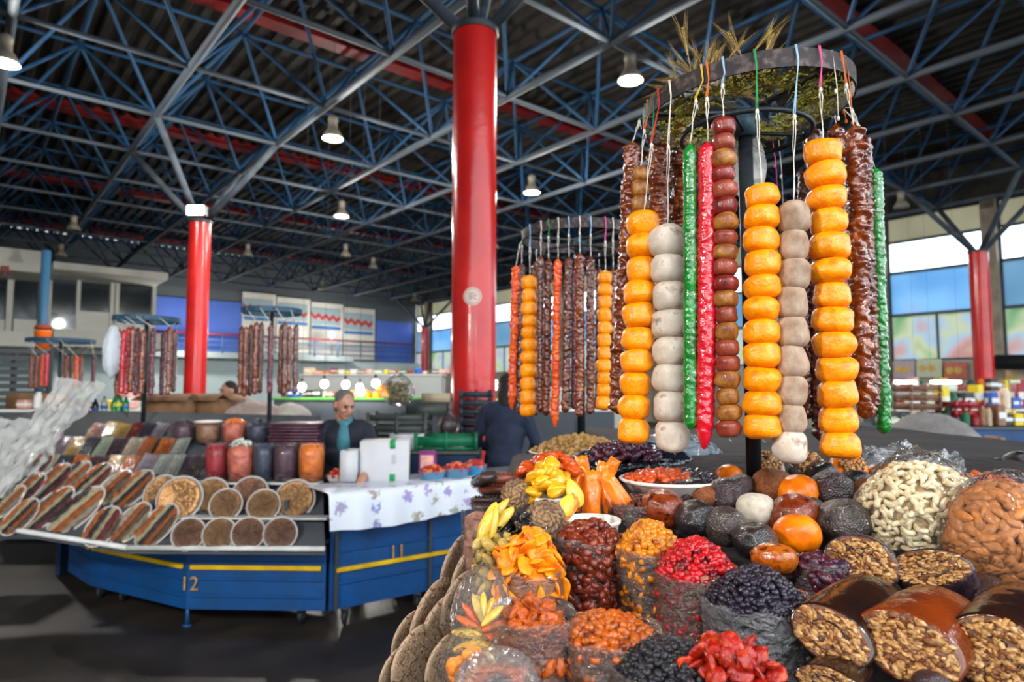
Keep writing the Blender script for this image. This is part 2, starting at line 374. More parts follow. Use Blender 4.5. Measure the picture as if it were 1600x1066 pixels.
# left wall of the hall (outside the picture) and glazed kiosks on the mezzanine
g=MB(); g.box(HW((A_FRONT+A_BACK)/2,B_LEFT,5),(.2,A_BACK-A_FRONT,10),RZ); o=g.build('wall_left',m_wallc); o['kind']='structure'
m_dgl=mat('dark_glass','1d262b',.08,col2='39464c',scale=.5,spec=.7)
AK=A_BACK-4.5
kio=thing('mezzanine_kiosk','white framed glazed office box on the mezzanine left of the column','kiosk',WB(160,545,AK))
g=MB(); backrect(g,72,241,524,548,AK,3); g.build('base_band',m_wp,kio)
g=MB(); backrect(g,72,241,431,441,AK,3); g.build('roof_band',m_wp,kio)
for x in (74,119,172,180,238):
    g=MB(); backrect(g,x-3,x+3,438,528,AK,.15); g.build('frame_post',m_wp,kio)
for (x0,x1,y0,y1,mm) in ((77,116,443,490,m_dgl),(122,169,443,486,m_dgl),(183,235,445,492,m_dgl),(77,116,490,524,m_glass),(122,169,487,524,m_wp),(183,235,492,524,m_wp)):
    g=MB(); backrect(g,x0,x1,y0,y1,AK-.05,.04); g.build('pane',mm,kio)
kio=thing('shop_kiosk','white kiosk at the left edge with a red mark on its signboard','kiosk',WB(30,545,AK))
g=MB(); backrect(g,-60,66,524,546,AK-1,3); g.build('base_band',m_wp,kio)
g=MB(); backrect(g,-60,66,404,436,AK-1,3); g.build('signboard',m_wp,kio)
for x in (12,62,-20):
    g=MB(); backrect(g,x-5,x+5,434,526,AK-1,.15); g.build('frame_post',m_wp,kio)
for (x0,x1,y0,y1,mm) in ((20,56,440,498,m_dgl),(-14,6,436,498,m_dgl),(20,56,499,524,m_wp),(-14,6,499,524,m_wp)):
    g=MB(); backrect(g,x0,x1,y0,y1,AK-1.05,.04); g.build('pane',mm,kio)
g=MB()
for (x0,x1,y0,y1) in ((2,13,416,419),(6,9,416,431),(1,4,416,424),(11,14,416,424)): backrect(g,x0,x1,y0,y1,AK-4.05,.03)
g.build('sign_mark',m_zig,kio)
# blue post and orange bucket, white post
g=MB(); p=P(66,520,15); g.tube([(p.x,p.y,0),(p.x,p.y,P(66,392,15).z)],.1,10,); 
o=g.build('blue_post',mat('post_blue','2f5878',.5),origin=(p.x,p.y,0),smooth=True); tag(o,'blue steel post rising above an orange bucket at the left','post')
q=P(66,546,14.6); t=thing('orange_bucket','orange plastic bucket hung on the blue post at the left','bucket',q)
g=MB(); g.lathe([(.13,0),(.17,.4),(.175,.42),(.16,.42),(.12,.02)],20,q); g.build('pail',mat('bucket_orange','e0661a',.45),t,smooth=True)
g=MB(); g.lathe([(.18,.45),(.15,.53),(.04,.56)],16,q); g.build('lid',mat('bucket_rust','8a3a1c',.6),t,smooth=True)
# dark louvred stair screen at left
scr=thing('louvred_screen','dark grey slatted screen at the left edge below the kiosk','screen',P(30,650,13))
m_lou=mat('louvre_dark','3a3f42',.6)
for k in range(12):
    y=548+k*11; g=MB(); p0=P(-40,y,13); p1=P(78,y+1,13.6); c=(p0+p1)/2; g.box(c,((p1-p0).length,.05,.1),math.atan2(p1.y-p0.y,p1.x-p0.x)); g.build('slat',m_lou,scr)
g=MB(); 
for x in (-38,20,76): p0=P(x,548,13.4); g.box((p0.x,p0.y+.06,p0.z/2),(.08,.08,p0.z)) 
g.build('screen_frame',m_lou,scr)
# pendant lamps
m_lampb=mat('lamp_housing','8c8478',.5,col2='776f64',scale=6,metal=.2)
m_bulb=mat('lamp_glow','fff6e8',.5,emit=30); m_dim=mat('lamp_lens','c8c0b0',.4)
def lampmesh():
    g=MB(); g.lathe([(.2,-.16),(.215,-.17),(.2,-.1),(.14,.0),(.1,.05),(.095,.2),(.11,.22),(.1,.3),(.04,.34)],24); a=g.mesh('lamp_shade',m_lampb)
    g=MB(); g.lathe([(.19,-.15),(.12,-.13)],24,cap0=True,cap1=True); b=g.mesh('lens',m_bulb); 
    g=MB(); g.lathe([(.19,-.15),(.12,-.13)],24); b2=g.mesh('lens',m_dim)
    g=MB(); g.tube([(0,0,.33),(0,0,.75)],.012,6); c=g.mesh('hanger',m_darkst); return a,b,b2,c
LM=lampmesh()
LAMPS=[(985,112,11.1,1,'large lit pendant lamp hanging just left of the big fruit ring'),(520,205,13.6,1,'grey pendant lamp left of the thick red column, high up'),
 (534,330,19.7,1,'pendant lamp below the higher one, left of the thick red column'),(831,292,17.4,1,'lit pendant lamp just right of the thick red column'),
 (1408,316,18.9,0,'pendant lamp in front of the windows at the upper right'),(115,352,21.4,0,'pendant lamp at the far left above the glazed kiosk'),
 (95,394,25.7,0,'lower of the two small lamps above the glazed kiosk'),(387,394,25.5,0,'small pendant lamp right of the left column'),
 (540,394,25.5,0,'small pendant lamp above the striped white panels'),(583,414,28,0,'tiny lamp up and left of the far blue panel'),
 (503,448,34,0,'tiny lamp just above the zigzag decals'),(648,466,38,0,'tiny lamp at the far corner of the hall'),(8,84,10.4,1,'bright lamp cut by the upper left edge of the picture'),(771,382,23,0,'small lamp at the right edge of the thick red column')]
for (px,py,Y,lit,lab) in LAMPS:
    p=P(px,py,Y); t=thing('pendant_lamp',lab,'lamp',p)
    inst('lamp_shade',LM[0],t); inst('lens',LM[1] if lit else LM[2],t); 
    g=MB(); g.tube([(p.x,p.y,p.z+.33),(p.x,p.y,10.0)],.006,6); g.build('hanger',m_darkst,t)
    if lit:
        ld=bpy.data.lights.new('lamp_light','POINT'); ld.energy=330; ld.color=(1,.95,.86); ld.shadow_soft_size=.15; lo=bpy.data.objects.new('lamp_light',ld); link(lo,t); lo.location=(0,0,-.3)
for (px,py) in ((519,523),(300,520)):  # second one is an unseen lamp added to brighten the facade
    p=WB(px,py,A_BACK-2.6) if px>240 else WB(px,py,AK-3.2); t=thing('mezzanine_lamp',{519:'bright round lamp on the mezzanine in front of the white panels',300:'added round fill lamp on the mezzanine, unseen behind the left red column',130:'round lamp below the glazed kiosk'}[px],'lamp',p)
    g=MB(); g.ell((0,0,0),(.16,.16,.16),14,9); inst('globe',g.mesh('globe',m_bulb),t); g=MB(); g.tube([(0,0,-.14),(0,0,min(-.3,3.8-p.z))],.03,8); inst('lamp_post',g.mesh('lamp_post',m_darkst),t)
    ld=bpy.data.lights.new('lamp_light','POINT'); ld.energy=150; ld.color=(1,.96,.9); ld.shadow_soft_size=.17; lo=bpy.data.objects.new('lamp_light',ld); link(lo,t); lo.location=-AV*.8
# floodlight at the top of the left column
p=P(308,330,15.2); t=thing('floodlight','small glaring floodlight at the top of the left red column','lamp',p)
g=MB(); g.bbox(p,(.44,.16,.26),.02); g.build('housing',m_darkst,t)
g=MB(); g.box(p+Vector((0,-.085,0)),(.38,.02,.2)); g.build('lens',mat('flood_glow','ffffff',.5,emit=60),t)
g=MB(); g.tube([p+Vector((0,.08,0)),p+Vector((0,.5,.1))],.03,6); g.build('bracket',m_darkst,t)
# ================================================================ HANGING RINGS
def nz3(p,s=0): return noise.noise(Vector(p)+Vector((s*7.3,s*3.1,s*1.7)))
def fruitmesh(name,m,seed,squash=.8,n=28,mm=18,dimple=.12,lump=.13,fine=.02,ridge=0,flatside=.06,wm=1.19):
    V=[];F_=[]
    for i in range(mm+1):
        ph=math.pi*i/mm
        for k in range(n):
            a=2*math.pi*k/n; sp=math.sin(ph); 
            x,y,z=sp*math.cos(a),sp*math.sin(a),-math.cos(ph)
            # squarish profile
            z=math.copysign(abs(z)**1.0,z)
            r=1+lump*nz3((x*.9+.31,y*.9+.17,z*.9+.43),seed)+fine*nz3((x*5,y*5,z*5),seed+3)
            if ridge: r+=ridge*abs(nz3((x*3.2,y*3.2,z*1.2),seed+9))
            rr=math.hypot(x,y); dz=dimple*math.exp(-(rr/.28)**2)
            zz=z*squash*(1-dz/ squash*1.0*abs(z))
            # fuller shoulders
            w=(1-abs(z)**3.2)**.5/ max(.001,(1-z*z)**.5) if abs(z)<.999 else 1
            w=min(w,wm)
            V.append((x*r*w,y*r*w,zz*(1+flatside*nz3((x,y,0),seed+5))))
    f=[]
    for i in range(mm):
        for k in range(n):
            k2=(k+1)%n; f.append((i*n+k,i*n+k2,(i+1)*n+k2,(i+1)*n+k))
    return npmesh(name,V,f,m)
m_persim=mat('persimmon_skin','ea8000',.36,col2='cc6002',scale=1.1,bump=.12,bscale=5,coat=.2,sss=.15,detail=4,lo=.35,hi=.75,coatr=.25,col3='ee9404',vary=.06)
m_white=mat('floured_peach','b8aa9a',.8,col2='94796a',scale=1.7,bump=.14,bscale=14,detail=7,lo=.42,hi=.72,col3='c4b8aa',vary=.06)
m_grey=mat('dusky_peach','a8927e',.7,col2='846a54',scale=1.6,bump=.14,bscale=12,detail=7,lo=.35,hi=.7,vary=.08)
m_tan=mat('small_fig_tan','a06c2c',.4,col2='743a12',scale=1.6,bump=.12,bscale=8,coat=.4,detail=4,vary=.12)
m_pink=mat('small_peach_pink','8c4029',.35,col2='7a2c20',scale=1.6,bump=.12,bscale=8,coat=.5,detail=4,vary=.12)
m_maroon=mat('small_plum_red','7e2420',.3,col2='55140f',scale=1.6,bump=.12,bscale=8,coat=.6,vary=.1)
FR={'p':[fruitmesh('fruit',m_persim,s,.8,dimple=.16) for s in range(4)],
    'w':[fruitmesh('fruit',m_white,s+10,.88,dimple=.1,flatside=.1) for s in range(4)],
    'g':[fruitmesh('fruit',m_grey,s+20,.9,dimple=.08,flatside=.1,fine=.02) for s in range(4)],
    't':[fruitmesh('fruit',m_tan,s+30,.66,24,14,dimple=.14,lump=.1,fine=.03) for s in range(3)],
    'k':[fruitmesh('fruit',m_pink,s+40,.66,24,14,dimple=.14,lump=.1,fine=.03) for s in range(3)],
    'm':[fruitmesh('fruit',m_maroon,s+50,.66,24,14,dimple=.14,lump=.1,fine=.03) for s in range(2)]}
m_cord=mat('cord_white','cfc8bb',.8); cordm={'w':m_cord,'g':mat('cord_green','1f8a4a',.7),'r':mat('cord_red','c03028',.7),'b':mat('cord_blue','8fb4d8',.7),'p':mat('cord_pink','d8508c',.7),'y':mat('cord_yellow','c8a024',.7),'o':mat('cord_orange','d0641c',.7)}
m_chb=mat('churchkhela_brown','5e2206',.24,col2='a85818',scale=38,bump=.55,bscale=110,coat=1.7,detail=4,lo=.42,hi=.75,col3='743208',coatr=.1)
m_chd=mat('churchkhela_dark','431409',.28,col2='74381a',scale=34,bump=.55,bscale=110,coat=1.5,detail=4,coatr=.12,lo=.4,hi=.75)
m_chg=mat('churchkhela_green','046018',.25,col2='0a7a24',scale=26,bump=.5,bscale=90,coat=1.7,detail=3,coatr=.07)
m_chr=mat('churchkhela_red','b4041a',.25,col2='c80a26',scale=26,bump=.5,bscale=90,coat=1.7,detail=3,coatr=.07)
m_cho=mat('churchkhela_orange','c83c08',.3,col2='d85a14',scale=26,bump=.5,bscale=90,coat=.8)
m_chp=mat('churchkhela_plum','48202c',.32,col2='6e3440',scale=26,bump=.5,bscale=90,coat=.7)
CHM={'b':m_chb,'d':m_chd,'G':m_chg,'R':m_chr,'O':m_cho,'P':m_chp}
def sausage_mesh(name,L,r,m,seed,lump=.3,cell=.02,n=26,dz=.003,tip=False,wave=.15):
    """coated walnut string, hanging down from z=0 to -L"""
    N=max(8,int(L/dz)); V=[]
    for i in range(N+1):
        z=-L*i/N; t=i/N
        env=min(1,(i+1)/(N*.012+3)) if i<N*.2 else 1
        e2=(1-t)*L/(.05 if tip else .012); env=min(env,math.sqrt(min(1,max(.02,e2))))
        ox=r*wave*nz3((0,0,z*9),seed); oy=r*wave*nz3((3,0,z*9),seed+2)
        for k in range(n):
            a=2*math.pi*k/n; ca,sa=math.cos(a),math.sin(a)
            q=abs(nz3((ca*r/cell*.9,sa*r/cell*.9,z/cell*1.25),seed)); q2=nz3((ca*r/cell*2.2,sa*r/cell*2.2,z/cell*2.6),seed+4)
            rr=r*env*(1-lump*.45+lump*1.5*q+lump*.35*q2)
            V.append((ox+rr*ca,oy+rr*sa,z))
    f=[(i*n+k,(i+1)*n+k,(i+1)*n+(k+1)%n,i*n+(k+1)%n) for i in range(N) for k in range(n)]
    V=np.array(V,np.float32)
    me=npmesh(name,V,f,m); return me
def orient(top,bot):
    d=(Vector(bot)-Vector(top)); return d.normalized(), d.length
def cordtube(g,a,b,r=.0009,seed=0,sag=.0015):
    a,b=Vector(a),Vector(b); pts=[]
    for i in range(7):
        t=i/6; pts.append(a.lerp(b,t)+Vector((sag*math.sin(seed+t*9),0,0))*(1 if 0<i<6 else 0))
    g.tube(pts,r,5)
class Ring:
    def __init__(s,cx,cy_px,Y,r,z,tilt=0): 
        p=P(cx,cy_px,Y); s.c=Vector((p.x,Y,z)); s.r=r; s.tilt=tilt
    def at(s,ang): # ang 0 = nearest to us, + to the right
        x=s.r*math.sin(ang); y=-s.r*math.cos(ang); return s.c+Vector((x,y,x*s.tilt))
    def find(s,px,back=False):
        best=None
        for k in range(-90,91):
            a=math.radians(k); a=a if not back else math.pi-a
            q=s.at(a); u=800+F*q.x/((q.y)*CT+(q.z-1.6)*ST); d=abs(u-px)
            if best is None or d<best[0]: best=(d,a,q)
        return best[2]
def hang(kind,ring,lab,cat,name,xt,yt,xb,yb,width,spec,cord='w',back=False,group=None,knot=True,xr=None,n=None,colcord=None):
    """a string of fruit or a coated nut string tied to the ring; pixels give its top and bottom"""
    rp=ring.find(xr if xr is not None else xt,back); Y=rp.y
    a=P(xt,yt,Y); b=P(xb,yb,Y); rp=rp+Vector((0,0,ring.bh))
    t=thing(name,lab,cat,rp,group); R=width/2*Y/F
    base=wloc(t)
    g=MB(); mid=rp.lerp(a,.45); out=Vector((0,-.004 if not back else .004,0))
    # loop over the ring band, coloured upper loop, white lower cord
    top=rp+Vector((0,0,.003)); 
    lp=[top+Vector((.003,.006,-.03)),top+Vector((.001,.004,.0)),top+out*1.5,rp+out*2+Vector((.002,0,-.03)),mid+Vector((-.002,0,.008)),mid]
    g.tube(lp,.0011,5); g.tube([q+Vector((.0035*math.sin(i*2.),0,0)) for i,q in enumerate(lp)],.0009,5)
    o=g.build('tie',cordm[cord],t,smooth=True)
    g=MB(); g.ell(mid,(.0035,.0035,.006),8,6,jit=.15); 
    cordtube(g,mid+Vector((.0015,0,0)),a,.0008); cordtube(g,mid-Vector((.0015,0,0)),a,.0008,2)
    if knot:
        for s in (-1,1): g.tube([mid,mid+Vector((s*.003,0,-.008)),mid+Vector((s*.004,-.001,-.016))],[.0012,.001,.0006],5)
    oc=g.build('cord',m_cord,t,smooth=True)
    if kind=='fruit':
        seq=spec; hs=[]; 
        hts={'p':1,'w':1.04,'g':1.06,'t':.8,'k':.8,'m':.82}
        ws=[hts[c]*(1+random.uniform(-.06,.06)) for c in seq]; L=(b-a).length; tot=sum(ws); d=(b-a).normalized(); s=0
        g=MB(); g.tube([a,b+d*.006],.0008,5); g.build('inner_cord',m_cord,t,smooth=True)
        for c,wgt in zip(seq,ws):
            h=L*wgt/tot; cc=a+d*(s+h/2); s+=h
            sc=R*(1+random.uniform(-.04,.1)); me=random.choice(FR[c]); sq={'p':.8,'w':.88,'g':.9}.get(c,.66)
            cc=cc+Vector((random.uniform(-.05,.05)*R,random.uniform(-.05,.05)*R,0))
            o=inst('fruit',me,t,cc-base,(random.uniform(-.13,.13),random.uniform(-.13,.13),random.uniform(0,6.28)),(sc*.93,sc*.93,h/2/sq*1.22))
        # tail knot
        g=MB(); g.tube([b,b+Vector((.001,0,-.006)),b+Vector((.004,-.002,-.009))],.001,5); g.build('end_knot',m_cord,oc,smooth=True)
    else:
        d,L=orient(a,b); key,lump,cell,tip=spec
        me=sausage_mesh('coated_nuts',L,R*.88,CHM[key],random.randint(0,99),lump,cell,tip=tip) if n is None else n
        q=Vector((0,0,-1)).rotation_difference(d); o=bpy.data.objects.new('coated_nuts',me); link(o,t); o.location=a-base; o.rotation_euler=q.to_euler()
    return t
m_band=mat('ring_band_black','2b2526',.6,col2='6e5c58',scale=60,bump=.4,bscale=120,detail=8,lo=.5,hi=.8,metal=.3)
m_pole=mat('pole_black','1c2226',.45,col2='2c3236',scale=12,bump=.2,metal=.3)
def ringstand(ring,lab,pxb,ybot,ybz,bh=.036,hay=True,double=False):
    t=thing('hanging_ring_stand',lab,'stand',(ring.c.x,ring.c.y,ybz)); ring.bh=bh; n=72
    g=MB(); inn=[];R0=[]
    r1,r2=ring.r+.0015,ring.r-.0025; rings=[]
    for k in range(n):
        a=2*math.pi*k/n; c=ring.c; sx,sy=math.sin(a),-math.cos(a)
        def q(r,z): return (c.x+r*sx,c.y+r*sy,c.z+r*sx*ring.tilt+z)
        rings.append([q(r1,0),q(r1,bh),q(r2,bh),q(r2,0)])
    rings.append(rings[0]); g.rings(rings,cap0=False,cap1=False); g.build('ring_band',m_band,t,smooth=False)
    g=MB(); tp=Vector((ring.c.x,ring.c.y,ring.c.z+.0)); g.tube([(ring.c.x,ring.c.y,ybz),tp],.0155,16); g.build('pole',m_pole,t,smooth=True)
    for k in range(3):
        a=.55+k*2*math.pi/3; g=MB(); e=ring.at(a); e.z+=.01; e2=ring.at(a+math.pi) ; R=None
        d=(e-tp); g.box((tp+e)/2+Vector((0,0,.004)),(d.length,.018,.005),R=d.to_track_quat('X','Z').to_matrix()); g.build('spoke',m_pole,t)
    g=MB(); hubp=tp-Vector((0,0,.05)); g.tube([hubp,tp+Vector((0,0,.012))],.022,16); g.build('hub',mat('hub_blue','2c4a58',.5),t,smooth=True)
    g=MB(); r=ring.r*.62; pts=[(ring.c.x+r*math.cos(a*math.pi/16),ring.c.y+r*math.sin(a*math.pi/16),ring.c.z-.045) for a in range(33)]; g.tube(pts,.006,7,cap=False)
    for a in range(3):
        an=a*2.1; g.tube([(ring.c.x,ring.c.y,ring.c.z-.04),(ring.c.x+r*math.cos(an),ring.c.y+r*math.sin(an),ring.c.z-.045)],.004,6)
    g.build('inner_hoop',m_pole,t,smooth=True)
    return t
R1=Ring(1163,170,1.40,.218,P(1163,172,1.40).z-.012,tilt=.07)
stand1=ringstand(R1,'black iron ring on a pole carrying the big fruit strings in front',1167,750,1.385)
# wheat ears and dry moss lying in the ring
m_wheat=mat('wheat_straw','b09458',.7,col2='8a7038',scale=30,vary=.1); m_moss=mat('dry_moss','6a7220',.9,col2='a8a048',scale=60,lo=.3,hi=.7,bump=.5,bscale=200)
def wheat_ear():
    g=MB(); g.tube([(0,0,0),(.12,0,.002)],.0012,4)
    for k in range(12):
        for s in (-1,1):
            x=.09+k*.006; g.ell((x,s*.002,.001*(k%2)),(.0042,.0013,.0013),6,4)
            g.tube([(x,s*.003,0),(x+.06,s*(.012+.0015*k),.008*math.sin(k*2.3))],[.0004,.00015],3)
    return g.mesh('wheat_ear',m_wheat)
WM=wheat_ear(); wt=thing('wheat_bunch','bunch of dry wheat ears stuck in the top of the front ring','wheat',R1.c+Vector((-.04,0,.03)))
wb=wloc(wt)
for k in range(40):
    px=random.uniform(-.15,-.0); py=random.uniform(-.17,-.02); 
    p=Vector((R1.c.x+px,R1.c.y+py,R1.c.z+.02+R1.tilt*px))
    yaw=random.uniform(-.6,.9) if k%3 else random.uniform(2.4,4); pit=-random.uniform(.5,1.35) if k<26 else random.uniform(-.2,.05)
    inst('wheat_ear',WM,wt,p-wb,(random.uniform(0,6),pit,yaw),random.uniform(.5,.75))
mt=tag(bpy.data.objects.new('moss_wreath',None),'wreath of yellow green dry moss inside the front ring','moss',kind='stuff')
vs=[];fs=[];k0=0
for k in range(1500):
    a=random.uniform(0,6.28); rr=R1.r*random.uniform(.5,.93); sx,sy=math.sin(a),-math.cos(a)
    p=Vector((R1.c.x+rr*sx,R1.c.y+rr*sy,R1.c.z+rr*sx*R1.tilt+random.uniform(-.006,.022))); d=Vector((random.uniform(-1,1),random.uniform(-1,1),random.uniform(-.6,.6))).normalized(); 
    d=(d+Vector((-sy,sx,0))*.0).normalized(); L=random.uniform(.008,.022); w=d.cross(Vector((random.random(),random.random(),random.random()))).normalized()*random.uniform(.0012,.0028)
    vs+=[p-w,p+w,p+d*L+w*.4,p+d*L-w*.4]; fs.append((k0,k0+1,k0+2,k0+3)); k0+=4
bpy.data.objects.remove(mt); mv=Vector(R1.c); me=npmesh('moss_wreath',[tuple(v-mv) for v in vs],fs,m_moss,False); mt=bpy.data.objects.new('moss_wreath',me); COL.objects.link(mt); mt.location=mv
tag(mt,'wreath of yellow green dry moss inside the front ring','moss',kind='stuff')
S='dried fruit string'; C_='nut string'
# x_top,y_top,x_bottom,y_bottom,width
hang('ch',R1,'walnut string in brown glaze at the far left edge of the front ring',C_,'walnut_string',988,222,966,648,30,('b',.6,.019,False),'g',xr=1000)
hang('fruit',R1,'string of small tan dried fruit partly behind the leftmost orange string',S,'dried_fruit_string',1001,262,996,470,30,'ttttttttt','o',xr=1012,back=False)
hang('fruit',R1,'leftmost string of orange dried persimmons on the front ring',S,'persimmon_string',1006,332,989,692,54,'pppppppppp','r',xr=1028)
hang('ch',R1,'brown glazed walnut string hanging behind the leftmost persimmons',C_,'walnut_string',1031,212,1030,560,38,('b',.6,.019,False),'r',xr=1040,back=True)
hang('fruit',R1,'string of white floured peaches on the left of the front ring',S,'floured_peach_string',1043,355,1052,703,57,'wwwwwwww','w',xr=1046)
hang('ch',R1,'tallest brown walnut string behind the green one at the left',C_,'walnut_string',1064,178,1072,600,38,('b',.6,.019,False),'o',xr=1066,back=True)
hang('ch',R1,'bright green glazed string left of the red one on the front ring',C_,'coated_string',1078,225,1078,672,25,('G',.2,.014,False),'y',xr=1096)
hang('ch',R1,'bright red glazed string with a pointed end on the front ring',C_,'coated_string',1106,222,1101,702,34,('R',.16,.016,True),'o',xr=1104)
hang('fruit',R1,'string of small mixed red, brown and tan dried fruit beside the red string',S,'dried_fruit_string',1130,186,1139,682,39,'mktmkmtktkmtktkktttk','b',xr=1128)
hang('fruit',R1,'orange persimmon string in the middle of the front ring',S,'persimmon_string',1190,290,1192,684,58,'ppppppppppp','g',xr=1180)
hang('fruit',R1,'string of brownish grey dried peaches right of the middle persimmons',S,'dried_peach_string',1240,318,1234,721,50,'ggggggggw','b',xr=1243)
hang('fruit',R1,'rightmost and highest string of large orange persimmons on the front ring',S,'persimmon_string',1286,221,1314,715,62,'ppppppppppppp','p',xr=1280)
hang('ch',R1,'brown walnut string on the far side of the front ring, right of the pole',C_,'walnut_string',1258,262,1262,655,26,('d',.4,.018,False),'w',xr=1255,back=True)
hang('ch',R1,'brown walnut string just behind the head of the rightmost persimmon string',C_,'walnut_string',1272,198,1285,690,30,('d',.4,.018,False),'w',xr=1272,back=True)
hang('ch',R1,'brown walnut string to the right of the rightmost persimmon string, behind it',C_,'walnut_string',1306,194,1322,640,28,('b',.6,.019,False),'o',xr=1300,back=True)
hang('ch',R1,'thick brown glazed walnut string at the right side of the front ring',C_,'walnut_string',1334,196,1352,655,34,('b',.6,.019,False),'o',xr=1314)
hang('ch',R1,'brown walnut string just left of the outer green string on the front ring',C_,'walnut_string',1350,210,1366,640,26,('d',.4,.018,False),'w',xr=1322,back=True)
hang('ch',R1,'outer green glazed string at the right edge of the front ring',C_,'coated_string',1367,262,1381,678,24,('G',.25,.016,False),'w',xr=1325,back=True)
# clear bag hung in the ring
fm_white=film('plastic_milky','dfe3e0',.5,.3,.2,.8,40)
def sack(name,lab,c,rad,R=None,m=None,top=1.0,seed=0,cat='bag',kind=None,fn=None):
    V=[];n,mm=48,32
    for i in range(mm+1):
        ph=math.pi*i/mm
        for k in range(n):
            a=2*math.pi*k/n; p=Vector((math.sin(ph)*math.cos(a),math.sin(ph)*math.sin(a),-math.cos(ph)))
            r=1+.1*nz3(p*1.6,seed)+.05*abs(nz3(p*5,seed+1))+.025*nz3(p*11,seed+2); V.append(Vector((p.x*r*rad[0],p.y*r*rad[1],p.z*r*rad[2])))
            if p.z>.3: V[-1].z+=.25*rad[2]*(p.z-.3)*(1+.5*nz3((p.x*4,p.y*4,1),seed)); V[-1].x*=1-.25*(p.z-.3); V[-1].y*=1-.25*(p.z-.3)
    f=[(i*n+k,i*n+(k+1)%n,(i+1)*n+(k+1)%n,(i+1)*n+k) for i in range(mm) for k in range(n)]
    if R: V=[R@v for v in V]
    me=npmesh(name,[tuple(v) for v in V],f,m); return me
p=P(1170,262,1.44); o=inst('plastic_bag',sack('plastic_bag','',p,(.038,.03,.075),None,fm_white,seed=4),None,p); tag(o,'crumpled milky plastic bag tied high on the front pole','bag')
# loose coloured cords at the right and left of the ring
LCL=['leftmost green loose','blue loose','white loose','orange loose','second orange loose','yellow loose','pink loose far side','white loose far side']
for i,(x,y2,cc) in enumerate(((1022,250,'g'),(1010,240,'b'),(1300,185,'w'),(1312,190,'o'),(1322,192,'o'),(1290,180,'y'),(1205,300,'p'),(1214,330,'w'))):
    q=R1.find(x,back=(i>5 or i%2)); t=P(x+(-8 if i<2 else 10),y2,q.y); q=q+Vector((0,0,.036))
    g=MB(); g.tube([q+Vector((0,.004,-.03)),q+Vector((0,0,.002)),q.lerp(t,.5)+Vector((.003,0,0)),t],.001,5); g.ell(q.lerp(t,.6),(.003,.003,.005),7,5); g.ell(t,(.003,.003,.005),7,5)
    o=g.build('loose_cord',cordm[cc],origin=q,smooth=True); tag(o,LCL[i]+' knotted cord tied to the front ring','cord','loose cords on the front ring')
# ---- second ring
R2=Ring(906,380,2.50,.222,2.17,tilt=0)
stand2=ringstand(R2,'second ring stand further back, left of the big one',917,700,1.30)
L2=[(806,415,800,640,15,'O',0),(828,432,824,650,26,'f',0),(845,400,845,645,12,'d',0),(857,405,853,650,14,'d',0),(872,405,867,668,15,'O',0),(889,402,883,645,15,'d',0),(906,396,905,652,17,'b',0),(923,402,922,648,15,'d',0),(946,425,942,640,24,'f',0),(815,412,812,648,14,'d',1),(838,408,836,650,13,'d',1),(898,415,897,640,12,'P',1),(936,418,934,640,12,'P',1),(958,420,956,640,12,'b',0)]
L2lab=['orange nut string at the left edge of the second ring','left persimmon string on the second ring','dark nut string just right of the left persimmons, second ring','brown nut string left of the orange one, second ring',
 'bright orange glazed string in the middle of the second ring','dark nut string right of the orange one, second ring','thickest dark nut string on the second ring, near its pole','dark nut string right of the thickest one, second ring',
 'right persimmon string on the second ring, nearly hidden','dark nut string behind the left persimmons, second ring','far side dark nut string of the second ring, left part','purplish nut string behind the pole of the second ring','purplish nut string beside the right persimmons, second ring','brown nut string of the second ring touching the front ring strings']
for (xt,yt,xb,yb,w_,k,bk),lab in zip(L2,L2lab):
    cc=random.choice('wgbpyw')
    if k=='f': hang('fruit',R2,lab,S,'persimmon_string',xt,yt,xb,yb,w_,'ppppppppppp',cc,bool(bk))
    else: hang('ch',R2,lab,C_,'walnut_string',xt,yt,xb,yb,w_,(k,.4,.02,k=='O'),cc,bool(bk),knot=False)
